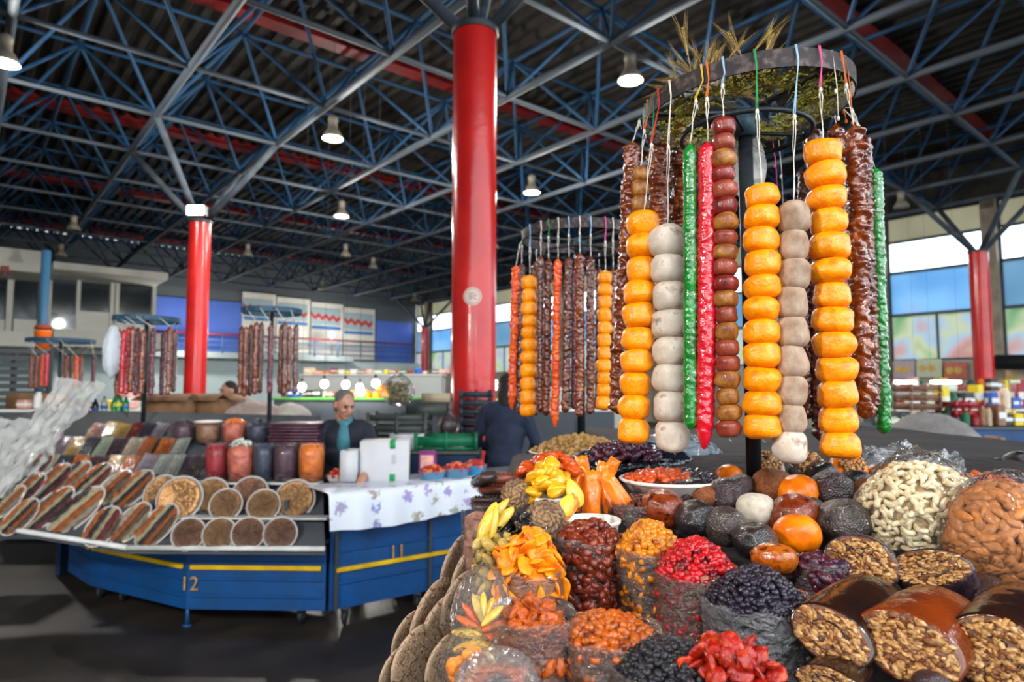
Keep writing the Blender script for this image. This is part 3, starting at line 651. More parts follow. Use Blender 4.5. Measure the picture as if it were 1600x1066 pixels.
# ---- far rings: light versions
def churchmesh(L,r,key,seed):
    return sausage_mesh('coated_nuts',L,r,CHM[key],seed,.4,.024,12,.008)
FAR={k:[churchmesh(.52,.021,k,s) for s in (1,2)] for k in 'bdPRO'}
ORD=['first','second','third','fourth','fifth','sixth','seventh','eighth','ninth','tenth','eleventh','twelfth']
def farring(cx,cy,Y,r,lab,xs,y0,y1,keys,zbase,grp,glab,top=True):
    p=P(cx,cy,Y); t=thing('hanging_ring_stand',lab,'stand',(p.x,p.y,zbase))
    g=MB(); n=32; rr=[]
    for k in range(n+1):
        a=2*math.pi*k/n; rr.append([(p.x+q*math.cos(a),p.y+q*math.sin(a),p.z+z) for q,z in ((r,-.02),(r,.02),(r-.006,.02),(r-.006,-.02))])
    g.rings(rr,cap0=False,cap1=False); g.build('ring_band',mat('ring_blue','24465c',.5),t)
    for k in range(4):
        g=MB(); a=k*math.pi/2+.4; g.tube([(p.x,p.y,p.z),(p.x+r*math.cos(a),p.y+r*math.sin(a),p.z)],.008,6); g.build('spoke',m_pole,t,smooth=True)
    g=MB(); g.tube([(p.x,p.y,zbase),(p.x,p.y,p.z+.04)],.018,8); g.build('pole',m_pole,t,smooth=True)
    g=MB(); g.lathe([(.07,zbase),(.06,zbase+.02),(.02,zbase+.03)],14,(p.x,p.y,0)); g.build('foot_plate',m_pole,t,smooth=True)
    for i,x in enumerate(xs):
        u=(x-cx)/(r*F/Y); u=max(-1,min(1,u)); yy=p.y-(1 if i%2 else -1)*r*math.sqrt(max(0,1-u*u))
        a=P(x,y0+random.uniform(-3,6),yy); b=P(x-(2 if i%3==0 else 0),y1+random.uniform(-6,4),yy); rim=Vector((p.x+r*u,yy,p.z))
        s=thing('walnut_string',ORD[i]+' '+glab,C_,rim,grp); L=(b-a).length
        g=MB(); g.tube([rim,a],.003,5); g.build('cord',m_cord,s,smooth=True)
        key=keys[i%len(keys)]; o=inst('coated_nuts',random.choice(FAR[key]),s,a-rim,(0,0,random.uniform(0,6)),(1,1,L/.52))
farring(425,487,5.25,.235,'ring stand with brown nut strings over the fruit leather on the left stall',[378,385,393,401,409,424,440,446,453,463],506,618,'bbdbdPbdbd',1.15,'nut strings on the middle left ring','nut string from the left on the ring over the fruit leather')
farring(230,500,5.42,.252,'ring stand with dark red nut strings behind the bottles on the left stall',[187,194,201,208,216,224,232,240,256,266,274],512,618,'bRRbPbdPPbd',1.275,'nut strings on the ring behind the bottles','nut string from the left on the ring behind the bottles')
farring(96,533,7.5,.34,'ring stand furthest left with brown and orange nut strings',[50,58,66,74,96,104,112,120,128,147],553,608,'bbORdbdObP',1.385,'nut strings on the furthest left ring','nut string from the left on the furthest left ring')
# ================================================================ FRONT STALL HEAP
Z0H,Y0H,KH=1.28,.72,.18
def H(px,py,dz=0): return onslope(px,py,Z0H+dz,Y0H,KH)
def hz(Y): return Z0H+KH*(Y-Y0H)
m_cloth=mat('dark_cloth','1d1a1c',.9,col2='2c2426',scale=20,bump=.3)
def drop(x,Y):
    def ss(a,b,t): t=min(1,max(0,(t-a)/(b-a))); return t*t*(3-2*t)
    ball=ss(.24,.32,x-max(0,1.0-Y)*.45)
    d=.16*(1-ball)+.045*ball
    left=ss(.06,-.12,x+ .06*(1.1-Y)) if False else (ss(0,1,(.02-(x+.0))/.14))
    return d+.38*left
st=thing('display_stall','blue stall with dark cloth under the big heap of dried fruit in front','stall',(.7,1.5,0))
V=[];nx,ny=70,60
for j in range(ny+1):
    for i in range(nx+1):
        x=-.22+ (1.75+.22)*i/nx; Y=.42+2.6*j/ny; V.append((x-.7,Y-1.5,hz(min(Y,1.75))-drop(x,Y)-(.0 if Y<1.75 else 0)+.01*nz3((x*4,Y*4,0),2)))
f=[(j*(nx+1)+i,j*(nx+1)+i+1,(j+1)*(nx+1)+i+1,(j+1)*(nx+1)+i) for j in range(ny) for i in range(nx)]
inst('cloth_cover',npmesh('cloth_cover',V,f,m_cloth),st)
m_blue=mat('stall_blue_paint','0a447e',.42,col2='0e3860',scale=4,bump=.1,bscale=12,detail=6,lo=.3,hi=.75)
g=MB(); g.box((.78,1.72,.45),(1.9,2.5,.66)); g.build('stall_box',m_blue,st)
g=MB(); g.box((.78,1.72,.80),(2.0,2.6,.04)); g.build('table_board',mat('board_grey','6a665e',.7),st)
for sx in (-.1,1.66):
    for sy in (.55,2.9): g=MB(); g.box((sx,sy,.06),(.06,.06,.12)); g.build('leg',m_darkst,st)
def ico(sub):
    import bmesh
    bm=bmesh.new(); bmesh.ops.create_icosphere(bm,subdivisions=sub,radius=1); v=np.array([x.co[:] for x in bm.verts],np.float32); f=np.array([[q.index for q in x.verts] for x in bm.faces],np.int32); bm.free(); return v,f
IV1,IF1=ico(1); IV2,IF2=ico(2); IV3,IF3=ico(3)
def wrinkle(v,seed,amp,freq,ab=False):
    out=v.copy()
    for i,p in enumerate(v):
        q=nz3(p*freq,seed); q=abs(q)*-1.6 if ab else q; out[i]=p*(1+amp*q)
    return out
def rotm(n):
    q=rng.normal(size=(n,4)); q/=np.linalg.norm(q,axis=1)[:,None]; w,x,y,z=q.T
    return np.stack([1-2*(y*y+z*z),2*(x*y-z*w),2*(x*z+y*w),2*(x*y+z*w),1-2*(x*x+z*z),2*(y*z-x*w),2*(x*z-y*w),2*(y*z+x*w),1-2*(x*x+y*y)],1).reshape(n,3,3)
def cluster(name,pts,size,shape,mats,hi=False,amp=.25,freq=1.6,ab=False,vary=.25,variants=5):
    """joined mesh of small wrinkled pieces at pts"""
    bv,bf=(IV2,IF2) if hi else (IV1,IF1); pts=np.asarray(pts,np.float32); n=len(pts); Rm=rotm(n); Vs=[];Fs=[];Ms=[]
    tm=[wrinkle(bv,s*3+1,amp,freq,ab)*np.array(shape,np.float32) for s in range(variants)]
    nm=len(mats) if isinstance(mats,(list,tuple)) else 1
    for i in range(n):
        t=tm[i%variants]*size*(1+vary*rng.uniform(-1,1)); Vs.append(t@Rm[i].T+pts[i]); Fs.append(bf+i*len(bv)); Ms.append(np.full(len(bf),rng.integers(nm)))
    return npmesh(name,np.concatenate(Vs),np.concatenate(Fs),mats,True,np.concatenate(Ms))
def domepts(R,h,n,ry=None,power=2,seed=0,jz=.3,sz=.005):
    pts=[];ga=math.pi*(3-math.sqrt(5)); ry=ry or R
    for i in range(n):
        r=math.sqrt((i+.5)/n); a=i*ga+rng.uniform(-.2,.2); z=h*(1-r**power)
        pts.append((R*r*math.cos(a),ry*r*math.sin(a),z+sz*rng.uniform(-jz,jz)*2))
    return pts
def dome_core(R,h,ry,z0,n=28):
    V=[(0,0,h)];f=[];mm=8
    for i in range(1,mm+1):
        r=i/mm
        for k in range(n): a=2*math.pi*k/n; V.append((R*r*math.cos(a),ry*r*math.sin(a),h*(1-r*r)))
    for k in range(n): a=2*math.pi*k/n; V.append((R*.8*math.cos(a),ry*.8*math.sin(a),z0))
    F_=[]
    for k in range(n): F_.append((0,1+k,1+(k+1)%n,1+(k+1)%n))
    F3=[(0,1+k,1+(k+1)%n) for k in range(n)]; F4=[(1+i*n+k,1+(i+1)*n+k,1+(i+1)*n+(k+1)%n,1+i*n+(k+1)%n) for i in range(mm) for k in range(n)]
    return V,F3+F4
m_film=film('bag_film','b0a49e',.22,.42,.14,1,70,stretch=(1,1,3))
m_filmc=film('clear_wrap','e4e4e4',.05,.1,.08,1,60)
def sleeve(R,ry,h,tp=.82,seed=0,rim=.012,n=110,mm=44,ragged=.01,lean=0):
    V=[]
    for i in range(mm+1):
        t=i/mm; z=-h+ (h+rim)*t; k_=tp+(1-tp)*min(1,t*1.1)
        for k in range(n):
            a=2*math.pi*k/n; w=1.01+.03*nz3((math.cos(a)*3,math.sin(a)*3,z*60),seed)+.07*abs(nz3((math.cos(a)*2.6+z*12,math.sin(a)*2.6,z*110),seed+1))
            q=k_*w*(1.03+.05*max(0,t-.93)/.07)
            V.append((R*q*math.cos(a),ry*q*math.sin(a),z+(ragged*nz3((math.cos(a)*2.5,math.sin(a)*2.5,3),seed) if i==mm else 0)))
    f=[(i*n+k,i*n+(k+1)%n,(i+1)*n+(k+1)%n,(i+1)*n+k) for i in range(mm) for k in range(n)]
    return V,f
def open_bag(lab,px,py,w,ratio,hd,fillm,heapm,size=.006,shape=(1.2,.9,.8),n=320,hi=False,amp=.25,ab=False,hb=.15,heapname='dried_fruit_heap',npress=.55,flm=None,tp=.82,dz=0,pieces=True,ryf=1.0,rim=.012,name='open_bag',freq=1.6):
    c=H(px,py,dz); R=w/2*c.y/F; ry=R*ryf; t=thing(name,lab,'bag',c); sd=random.randint(0,99)
    V,f=dome_core(R*.97,hd*.9,ry*.97,-hb); 
    g=MB(); g.add(V,f); g.build('packed_fill',fillm,t,smooth=True,origin=(0,0,0))
    V,f=sleeve(R,ry,hb,tp,sd,rim); inst('bag_film',npmesh('bag_film',V,f,flm or m_film),t)
    if pieces:
        # pressed pieces showing through the side of the bag
        pts=domepts(R*.96,hd,n,ry*.96,sz=size)
        me=cluster(heapname,pts,size,shape,heapm,hi,amp,freq,ab); o=inst(heapname,me,t); o['kind']='stuff'
        sp=[]; 
        for k in range(int(n*npress)):
            a=rng.uniform(0,2*math.pi); 
            if math.sin(a)>.3: a=-a
            zz=-hb*.95*rng.uniform(0,1); kk=tp+(1-tp)*(1+zz/hb); sp.append((R*.95*kk*math.cos(a),ry*.95*kk*math.sin(a),zz))
        o=inst('pressed_pieces',cluster('pressed_pieces',sp,size*1.15,(1.2,1.1,.7),heapm,False,amp,freq,ab),t); o['kind']='stuff'
    return t,c,R
M_=mat
f_date=M_('dates_maroon','4a140c',.3,col2='7a2c12',scale=60,bump=.5,bscale=220,coat=.6,detail=3)
f_dull=M_('pressed_brown','4a2c26',.6,col2='6a4438',scale=50,bump=.5,bscale=150)
f_gold=M_('golden_raisin','b86406',.3,col2='8c4004',scale=60,bump=.5,bscale=300,coat=.5,sss=.3,col3='c8780c')
f_red=M_('cranberry_red','a00610',.3,col2='5c0410',scale=50,bump=.5,bscale=300,coat=.6,sss=.2,col3='b40c14')
f_black=M_('black_raisin','120d18',.32,col2='221a2c',scale=80,bump=.7,bscale=300,coat=.45)
f_black2=M_('black_currant','0e0d10',.4,col2='24222a',scale=80,bump=.7,bscale=300,coat=.3)
f_amber=M_('amber_raisin','984006',.3,col2='6c2604',scale=50,bump=.6,bscale=280,coat=.5,sss=.25,col3='b0540a')
f_apr=M_('apricot_brown','a04208',.45,col2='762c08',scale=30,bump=.5,bscale=150,coat=.2,sss=.2,col3='b45412',vary=.12)
f_aprb=M_('apricot_bright','e67c02',.42,col2='c85c02',scale=30,bump=.4,bscale=120,coat=.25,sss=.3,col3='ea8c08',vary=.1)
f_plum=M_('plum_purple','4a1424',.35,col2='2c1830',scale=40,bump=.5,bscale=200,coat=.5)
f_tom=M_('tomato_red','9c1404',.35,col2='c43c06',scale=45,bump=.6,bscale=140,coat=.35,vary=.15,col3='8c1206')
f_paleb=M_('pressed_rose','6e4436',.6,col2='9a6a54',scale=60,bump=.5,bscale=180)
f_raisb=M_('raisin_brown','3c1812',.4,col2='5a2418',scale=50,bump=.6,bscale=200,coat=.4)
f_skin={'black':M_('glazed_black','0c0b0d',.3,col2='1e1a1e',scale=3,bump=.3,bscale=14,coat=1.6,detail=6),'plum':M_('dried_plum','20141a',.42,col2='3a2226',scale=3,bump=.35,bscale=12,coat=1.1,detail=6),
 'brown':M_('glazed_brown','5a1c08',.25,col2='34100a',scale=2.2,bump=.2,bscale=12,coat=.8,detail=5,col3='7a300c'),'amber':M_('glazed_amber','94400a',.22,col2='5e2208',scale=2.2,bump=.12,bscale=8,coat=.9,detail=4,col3='a8560f'),
 'nutty':M_('crumbed_brown','6a3014',.6,col2='8a5228',scale=9,bump=.4,bscale=20,coat=.3,detail=6),'grey':M_('dark_grey_fruit','302624',.38,col2='16120f',scale=2.5,bump=.35,bscale=10,coat=1.2,detail=7,col3='3e3430'),'white':M_('pale_peach','bcb2a2',.75,col2='9a8e80',scale=2.5,bump=.1,bscale=22,detail=6,lo=.4,hi=.8),
 'orange':M_('fresh_persimmon','f08004',.36,col2='d86404',scale=1.6,bump=.06,bscale=9,coat=.3,sss=.1,detail=5)}
# --- bags (front to back: labels tell the filling)
open_bag('clear bag full of dark maroon dried dates or cherries left of the golden raisins',921,848,100,.5,.028,f_dull,f_date,.011,(1.1,.9,.75),90,True,.35,True,.16,'date_heap',npress=3)
open_bag('wrinkled clear bag heaped with golden raisins',1014,866,100,.5,.045,f_dull,[f_gold,f_gold],.0066,(1.25,.9,.85),330,True,.12,False,.14,'raisin_heap')
open_bag('clear bag heaped with bright red dried cranberries',1088,900,122,.5,.048,f_paleb,f_red,.0066,(1.2,.95,.75),420,True,.35,True,.13,'cranberry_heap')
open_bag('wide grey film bag heaped with blue black berries beside the red cranberries',1182,948,156,.5,.048,f_black,f_black,.0052,(1.1,.95,.85),560,True,.3,True,.12,'berry_heap',flm=film('grey_film','a8a8aa',.35,.25,.15,1,50),rim=.014)
open_bag('clear bag of amber brown raisins at the bottom, between apricots and black currants',950,1000,146,.5,.026,f_paleb,f_amber,.0068,(1.3,.95,.8),330,True,.25,True,.13,'amber_raisin_heap')
open_bag('bag of small black currants at the bottom edge of the picture',1048,1052,172,.5,.032,f_black2,f_black2,.0047,(1.1,.95,.85),620,True,.3,True,.12,'currant_heap')
open_bag('small bag of purple dried plums tucked under the black fruit and nut rolls',1282,890,74,.5,.012,f_plum,f_plum,.011,(1.2,1,.7),50,True,.35,True,.09,'plum_heap')
t,c,R=open_bag('bag of dark brown raisins behind the golden raisins',1004,790,110,.5,.012,f_raisb,f_raisb,.0075,(1.2,.9,.75),220,True,.3,True,.1,'raisin_heap')
# --- single fruit in bags
def piecemesh(name,m,shape,seed,amp=.2,freq=1.5,ab=False,sub=3,flat=None,hole=0):
    v=wrinkle({1:IV1,2:IV2,3:IV3}[sub],seed,amp,freq,ab)*np.array(shape,np.float32)
    if hole: 
        r=np.hypot(v[:,0],v[:,1]); v[:,2]*=1-hole*np.exp(-(r/.45)**2)
    v[:,2]+=.06*np.sin(v[:,0]*2.2+seed)*np.abs(shape[0])
    return npmesh(name,v*.02,{1:IF1,2:IF2,3:IF3}[sub],m)
def scatter(name,lab,cat,grp,meshes,c,pts,size,vary=.15,tilt=.5,rots=None,top=True):
    for i,p in enumerate(pts):
        s=size/.02*(1+vary*random.uniform(-1,1)); r=rots[i] if rots else (random.uniform(-tilt,tilt),random.uniform(-tilt,tilt),random.uniform(0,6.28))
        o=inst(name,random.choice(meshes),None,Vector(c)+Vector(p),r,s); tag(o,lab,cat,grp)
AP=[piecemesh('dried_apricot',f_apr,(1,.85,.62),s,.35,1.5,True,hole=.4) for s in range(4)]
AB=[piecemesh('dried_apricot',f_aprb,(1,.8,.26),s,.22,1.2,False,hole=.45) for s in range(4)]
t,c,R=open_bag('clear bag filled with brown orange dried apricots at the lower left of the heap',832,996,124,.5,.028,f_apr,f_apr,pieces=False,hb=.15,rim=.03)
for k in range(2): scatter('dried_apricot','brown orange wrinkled dried apricot in the lower left bag','dried apricot','brown apricots in the lower left bag',AP,c,domepts(R*.86,.034+.006*k,44,R*.86,sz=.008),.0125,tilt=1.1)
scatter('pressed_apricot','brown orange dried apricot pressed against the side of the lower left bag','dried apricot','apricots pressed in the side of the lower left bag',AP,c,[(R*.9*math.cos(a),R*.9*math.sin(a),z) for z in (-.02,-.045,-.07) for a in np.linspace(-2.9,-.2,9)],.015,tilt=1.2)
t,c,R=open_bag('clear bag overflowing with bright orange dried apricot halves on the left',826,895,104,.5,.03,f_aprb,f_aprb,pieces=False,hb=.13,rim=.01)
for k in range(2): scatter('dried_apricot_half','bright orange flat dried apricot half in the left bag','dried apricot','bright apricot halves in the left bag',AB,c,[(x,y,z+.012*k) for x,y,z in domepts(R*.92,.04,42,R*.88,sz=.012)],.0165,tilt=1.2)
scatter('dried_apricot_half','bright orange dried apricot half pressed in the side of the left bag','dried apricot','bright apricot halves pressed in the bag side',AB,c,[(R*.92*math.cos(a),R*.92*math.sin(a),z) for z in (-.02,-.045) for a in np.linspace(-2.9,-.2,8)],.018,tilt=1.4)
TO=[piecemesh('dried_tomato',f_tom,(1,.8,.3),s,.3,1.6,True) for s in range(4)]
c=H(1140,1075,.0); scatter('dried_tomato','curled red orange dried tomato slice at the bottom edge','dried tomato','red dried tomatoes at the bottom edge',TO,c,[(x,y,z+.01*(i%3)) for i,(x,y,z) in enumerate(domepts(.055,.03,46,.045,sz=.01))],.0145,tilt=1.1)
# --- candied things at the upper left
m_tubw=mat('tub_white','d8cfc8',.45,sss=.1)
def tub(lab,px,py,w,h,dz=0,name='plastic_tub'):
    c=H(px,py,dz); R=w/2*c.y/F; t=thing(name,lab,'tub',c); g=MB(); g.lathe([(R*.85,-h),(R*.97,-.006),(R*1.04,-.004),(R*1.05,.001),(R*1.0,.002),(R*.96,-.006),(R*.84,-h+.004)],40,c); g.build('tub_wall',m_tubw,t,smooth=True)
    return t,c,R
m_cy=mat('candied_yellow','dca820',.25,col2='c88c0c',scale=30,sss=.5,coat=.7,bump=.3,bscale=80,vary=.1); m_cp=mat('candied_pear','d4c048',.25,col2='b8a02c',scale=30,sss=.5,coat=.6,bump=.3,bscale=80,vary=.1)
m_co=mat('candied_orange','f0801c',.28,col2='e06a10',scale=25,sss=.5,coat=.6,bump=.3,bscale=70,vary=.1); m_cd=mat('candied_deep_orange','c84a08',.3,col2='a03806',scale=30,sss=.3,coat=.6,bump=.5,bscale=90,vary=.1)
t,c,R=tub('white tub of yellow candied fruit at the upper left of the heap',856,776,60,.05,dz=.03)
YE=[piecemesh('candied_piece',m_cy,(1,.7,.45),s,.25,1.4) for s in range(3)]
scatter('candied_piece','glossy yellow candied fruit piece in the white tub','candied fruit','yellow candied pieces in the white tub',YE,c,[(x,y,z+.012*k) for k in range(2) for x,y,z in domepts(R*.9,.05,13,R*.9,sz=.01)],.021,tilt=.9)
c=H(862,742,.05); DE=[piecemesh('candied_peel',m_cd,(1,.8,.5),s,.35,1.6,True) for s in range(3)]
scatter('candied_peel','deep orange candied piece behind the yellow tub','candied fruit','deep orange candied pieces behind the yellow tub',DE,c,[(x,y,z) for x,y,z in domepts(.06,.035,26,.05,sz=.01)],.02,tilt=.8)
PE=[piecemesh('candied_pear',m_cp,(.65,.3,1),s,.15,1.2) for s in range(3)]
for i,(x,y,rx,ry,s) in enumerate(((880,745,-.2,.15,.032),(898,772,-.3,-.35,.03),(866,765,-.3,.5,.026),(908,748,-.1,.1,.028),(886,790,-.5,.6,.026),(874,735,.1,-.3,.024))):
    o=inst('candied_pear',PE[i%3],None,H(x,y,.045),(rx,ry,random.uniform(-.5,.5)),s/.02*.85); tag(o,ORD[i]+' pale green candied pear slice beside the orange mango sticks','candied fruit','candied pear slices at the upper left')
t,c,R=tub('white tub holding upright orange candied mango slices',925,812,84,.05,dz=.01)
def slab_mesh(name,m,w,h,th,seed,curve=.15,tapr=.25):
    V=[];nx,nz_=8,14
    for sgn in (-1,1):
        for j in range(nz_+1):
            for i in range(nx+1):
                u=i/nx*2-1; v=j/nz_*2-1; edge=math.sqrt(max(0,1-abs(u)**4))*math.sqrt(max(0,1-abs(v)**6))
                V.append((u*w/2*(1-tapr*v*.5)*(1+.1*nz3((v*2,u,0),seed)), sgn*th/2*edge+curve*w*(u*u+.3*v*v)+.006*nz3((u*2,v*2,3),seed), v*h/2*(1+.08*nz3((u*2,0,1),seed))))
    N=(nx+1)*(nz_+1); f=[]
    for s in (0,1):
        for j in range(nz_):
            for i in range(nx):
                a=s*N+j*(nx+1)+i; q=(a,a+1,a+nx+2,a+nx+1); f.append(q if s==0 else q[::-1])
    return npmesh(name,V,f,m)
MG=[slab_mesh('candied_mango',m_co,.034,.085,.009,s) for s in range(3)]
MGL=['left front','middle front','right front','behind the right front one','behind the left front one','far right','low on the left, lying','tallest at the back','right of the back one']
for i,(x,y,rx,ry,rz,s) in enumerate(((902,765,-.25,.35,.3,1),(925,770,-.2,.05,0,1.05),(948,768,-.2,-.35,-.3,1),(940,750,-.1,.25,.2,.9),(912,740,-.1,-.1,.1,.9),(960,760,-.3,-.6,.5,.95),(890,795,-.6,.9,.2,.8),(950,740,.0,.5,-.2,.85),(968,772,-.3,-.5,.4,1))):
    o=inst('candied_mango',random.choice(MG),None,H(x,y,.03),(rx,ry,rz),s*.95); tag(o,'bright orange candied mango slice in the tub, '+MGL[i],'candied fruit','orange mango slices in the tub')
# wrapped nut braids
m_nutb=mat('nut_braid','a07848',.5,col2='6e4a28',scale=50,bump=.5,bscale=150,coat=.3)
def braid(lab,px,py,w,tiltx,ry=0,dz=.03):
    c=H(px,py,dz); R=w/2*c.y/F; t=thing('wrapped_nut_braid',lab,'nut braid',c,rot=(tiltx,ry,0)); 
    for r_,z in ((R*.9,0),(R*.62,.006),(R*.34,.01),(R*.1,.012)):
        n=max(3,int(r_*2*math.pi/.0085)); pts=[(r_*math.cos(2*math.pi*k/n),r_*math.sin(2*math.pi*k/n),z) for k in range(n)]
        g=MB()
        for k,p in enumerate(pts): a=2*math.pi*k/n+math.pi/2+.6; g.ell(p,(.0075,.0038,.0036),8,6,Matrix.Rotation(a,3,'Z'))
        me=g.mesh('nut_row',m_nutb); o=inst('nut_row',me,t); o['kind']='stuff'
    g=MB(); g.lathe([(R*.2,-.012),(R*.9,-.012),(R*1.06,0),(R*.95,.012),(R*.5,.019),(.001,.021)],40); inst('clear_wrap',g.mesh('clear_wrap',m_filmc),t); return t
braid('round wrapped nut braid between the pears and the dates',852,813,62,1.05,.2)
braid('wrapped nut braid standing left of the yellow tub',806,772,44,1.15,-.5,.04)
# fruit leather packets at the far left top of the heap
m_lea=mat('fruit_leather_brown','6a2008',.3,col2='8a3408',scale=20,coat=.6,bump=.3,bscale=60); m_lea2=mat('fruit_leather_dark','38100a',.35,col2='200a08',scale=20,coat=.5)
for i,(x,y,w,h,rz,mm_,lab) in enumerate(((783,752,54,16,.1,m_lea,'orange brown packet of rolled fruit leather on top of the left pile'),(780,768,58,12,-.05,m_lea,'second brown fruit leather packet, under the top one'),(766,784,60,10,.1,m_lea2,'dark fruit leather packet in the middle of the left pile'),
     (772,796,56,10,-.15,m_lea2,'dark red fruit leather packet near the bottom of the left pile'),(756,750,26,14,.3,m_lea2,'dark packet sticking out to the left of the leather pile'))):
    c=P(x,y,1.42-.02*i); s=c.y/F; t=thing('fruit_leather_packet',lab,'packet',c,rot=(-.25,0,rz)); 
    g=MB(); g.bbox((0,0,0),(w*s,.09,h*s*1.05),.006); inst('leather',g.mesh('leather',mm_),t)
    g=MB(); g.bbox((0,0,0),(w*s*1.04,.094,h*s*1.15),.004); inst('clear_wrap',g.mesh('clear_wrap',m_filmc),t)
    g=MB(); n=9
    for k in range(n): g.tube([(w*s*(-.4+.8*k/n),-.045,h*s*.5),(w*s*(-.4+.8*k/n)+.006,0,h*s*.56),(w*s*(-.4+.8*k/n),.04,h*s*.5)],.0025,5)
    inst('fold',g.mesh('fold',mm_),t)
# tall bags at left: pale fig strings, black sheets, yellow sticks
m_pale=mat('pale_dried_fruit','b89a4c',.45,col2='94783a',scale=30,bump=.4,bscale=90,coat=.3,vary=.1)
PL=[piecemesh('pale_dried_fruit',m_pale,(.55,.5,1),s,.25,1.5) for s in range(3)]
c=H(776,880); k=0; t=thing('tall_clear_bag','tall clear bag packed with pale yellow dried fruit left of the bright apricots','bag',c)
V,f=sleeve(.034,.034,.13,.9,5,.02); inst('bag_film',npmesh('bag_film',V,f,m_filmc),t)
scatter('pale_dried_fruit','pale yellow oval dried fruit packed in the tall left bag','dried fruit','pale fruit in the tall left bag',PL,c,[(.026*math.cos(a+j),.026*math.sin(a+j),-.115+.021*j) for j in range(8) for a in np.linspace(0,5.4,7)],.0135,tilt=1.2)
m_bk=mat('black_dried_sheet','0c0b0c',.35,col2='1a1818',scale=40,bump=.6,bscale=100,coat=.5); BK=[slab_mesh('black_slice',m_bk,.02,.05,.005,s) for s in range(3)]
for i in range(14):
    o=inst('black_slice',BK[i%3],None,H(790+rng.uniform(-24,30),822+rng.uniform(-16,12),.03+.004*(i%4)),(rng.uniform(-1.8,-.9),rng.uniform(-.8,.8),rng.uniform(-1,1)),rng.uniform(.8,1.1)); tag(o,'black shrivelled dried slice in the dark pile at the left','dried fruit','black dried slices at the left')
m_gin=mat('candied_ginger','d8b440',.3,col2='c09c30',scale=30,sss=.4,coat=.5,vary=.1); GI=[piecemesh('candied_ginger',m_gin,(.35,.3,1),s,.2,1.3) for s in range(2)]
for i,(x,y,ry) in enumerate(((765,808,.5),(778,800,.7),(770,818,.2),(758,822,.4),(786,812,.8))):
    o=inst('candied_ginger',GI[i%2],None,H(x,y,.05),(-.4,ry,0),1.3); tag(o,('left','upright','middle','lowest','right')[i]+' pale yellow candied stick at the left end of the heap','candied fruit','yellow candied sticks above the black slices')
c=H(748,800,-.0); t=thing('tall_clear_bag','clear bag of rose brown slices hanging down the left end of the heap','bag',c)
V,f=sleeve(.03,.03,.16,1,8,.0); inst('bag_film',npmesh('bag_film',V,f,m_filmc),t); g=MB(); g.lathe([(.024,-.15),(.028,-.08),(.027,-.01),(.01,.0)],20,fn=lambda a,z,r:r*(1+.15*nz3((math.cos(a)*2,math.sin(a)*2,z*30),3))); inst('packed_slices',g.mesh('packed_slices',f_paleb),t)
# seed brittle discs leaning down the left side
m_oat=mat('seed_brittle','9c8068',.55,col2='6c5040',scale=9,bump=.3,bscale=18,detail=5,lo=.38,hi=.62,col3='ac9478')
def brittle_mesh(seed):
    V=[];n,rr=36,[(.0,.55),(.5,.6),(.85,.6),(.97,.42),(1,0),(.97,-.42),(.85,-.6),(.5,-.6),(0,-.55)]
    for r,z in rr:
        for k in range(n): a=2*math.pi*k/n; q=1+.015*nz3((math.cos(a)*3,math.sin(a)*3,z),seed); V.append((r*q*math.cos(a),r*q*math.sin(a),z*.13+(.03*nz3((r*3*math.cos(a),r*3*math.sin(a),z),seed))))
    f=[(i*n+k,(i+1)*n+k,(i+1)*n+(k+1)%n,i*n+(k+1)%n) for i in range(len(rr)-1) for k in range(n)]
    return npmesh('brittle',V,f,m_oat)
BRM=[brittle_mesh(s) for s in range(3)]
def seedmesh(seed):
    r=random.Random(seed); pts=[];nr=[]
    for k in range(420):
        a=r.uniform(0,6.28); q=math.sqrt(r.random())*.88; sg=1 if k%2 else -1; pts.append((q*math.cos(a),q*math.sin(a),sg*.078))
    return cluster('seeds',pts,.03,(1.5,.8,.35),m_oat)
SDM=[seedmesh(s) for s in range(2)]
g=MB(); g.lathe([(.01,.17),(.8,.17),(1.03,.08),(1.07,0),(1.03,-.08),(.8,-.17),(.01,-.17)],36); WRM=g.mesh('clear_wrap',m_filmc)
BL=[(614,1046,36,1.08,'lowest and leftmost'),(641,995,46,1.2,'thin edge-on'),(652,1030,60,1.1,'second from the lower left corner'),(677,962,66,1.22,'tall one in the middle of the row'),(692,985,64,1.15,'one overlapped by the tall middle one'),(697,1035,50,1.05,'one at the bottom beside the yellow fruit pack'),(716,880,52,1.34,'highest and furthest back'),(737,900,58,1.26,'high one next to the tall clear bag'),(725,945,60,1.17,'one behind the round fruit slice pack')]
for i,(x,y,hh,Y,lb) in enumerate(BL):
    c=P(x,y,Y); R=hh*Y/F*.9; L=Vector((.42,.25,1)).normalized(); N_=Vector((.85,-.42-.12*(i%3),-.3)); N_=(N_-L*N_.dot(L)).normalized(); X=L; Z=N_; Yv=Z.cross(X); Rm=Matrix((X,Yv,Z)).transposed()
    t=thing('seed_brittle_disc','brittle disc in clear wrap, '+lb,'brittle',c,rot=Rm.to_euler())
    ob=inst('brittle',BRM[i%3],t,sc=R); o=inst('seeds',SDM[i%2],ob); o['kind']='stuff'
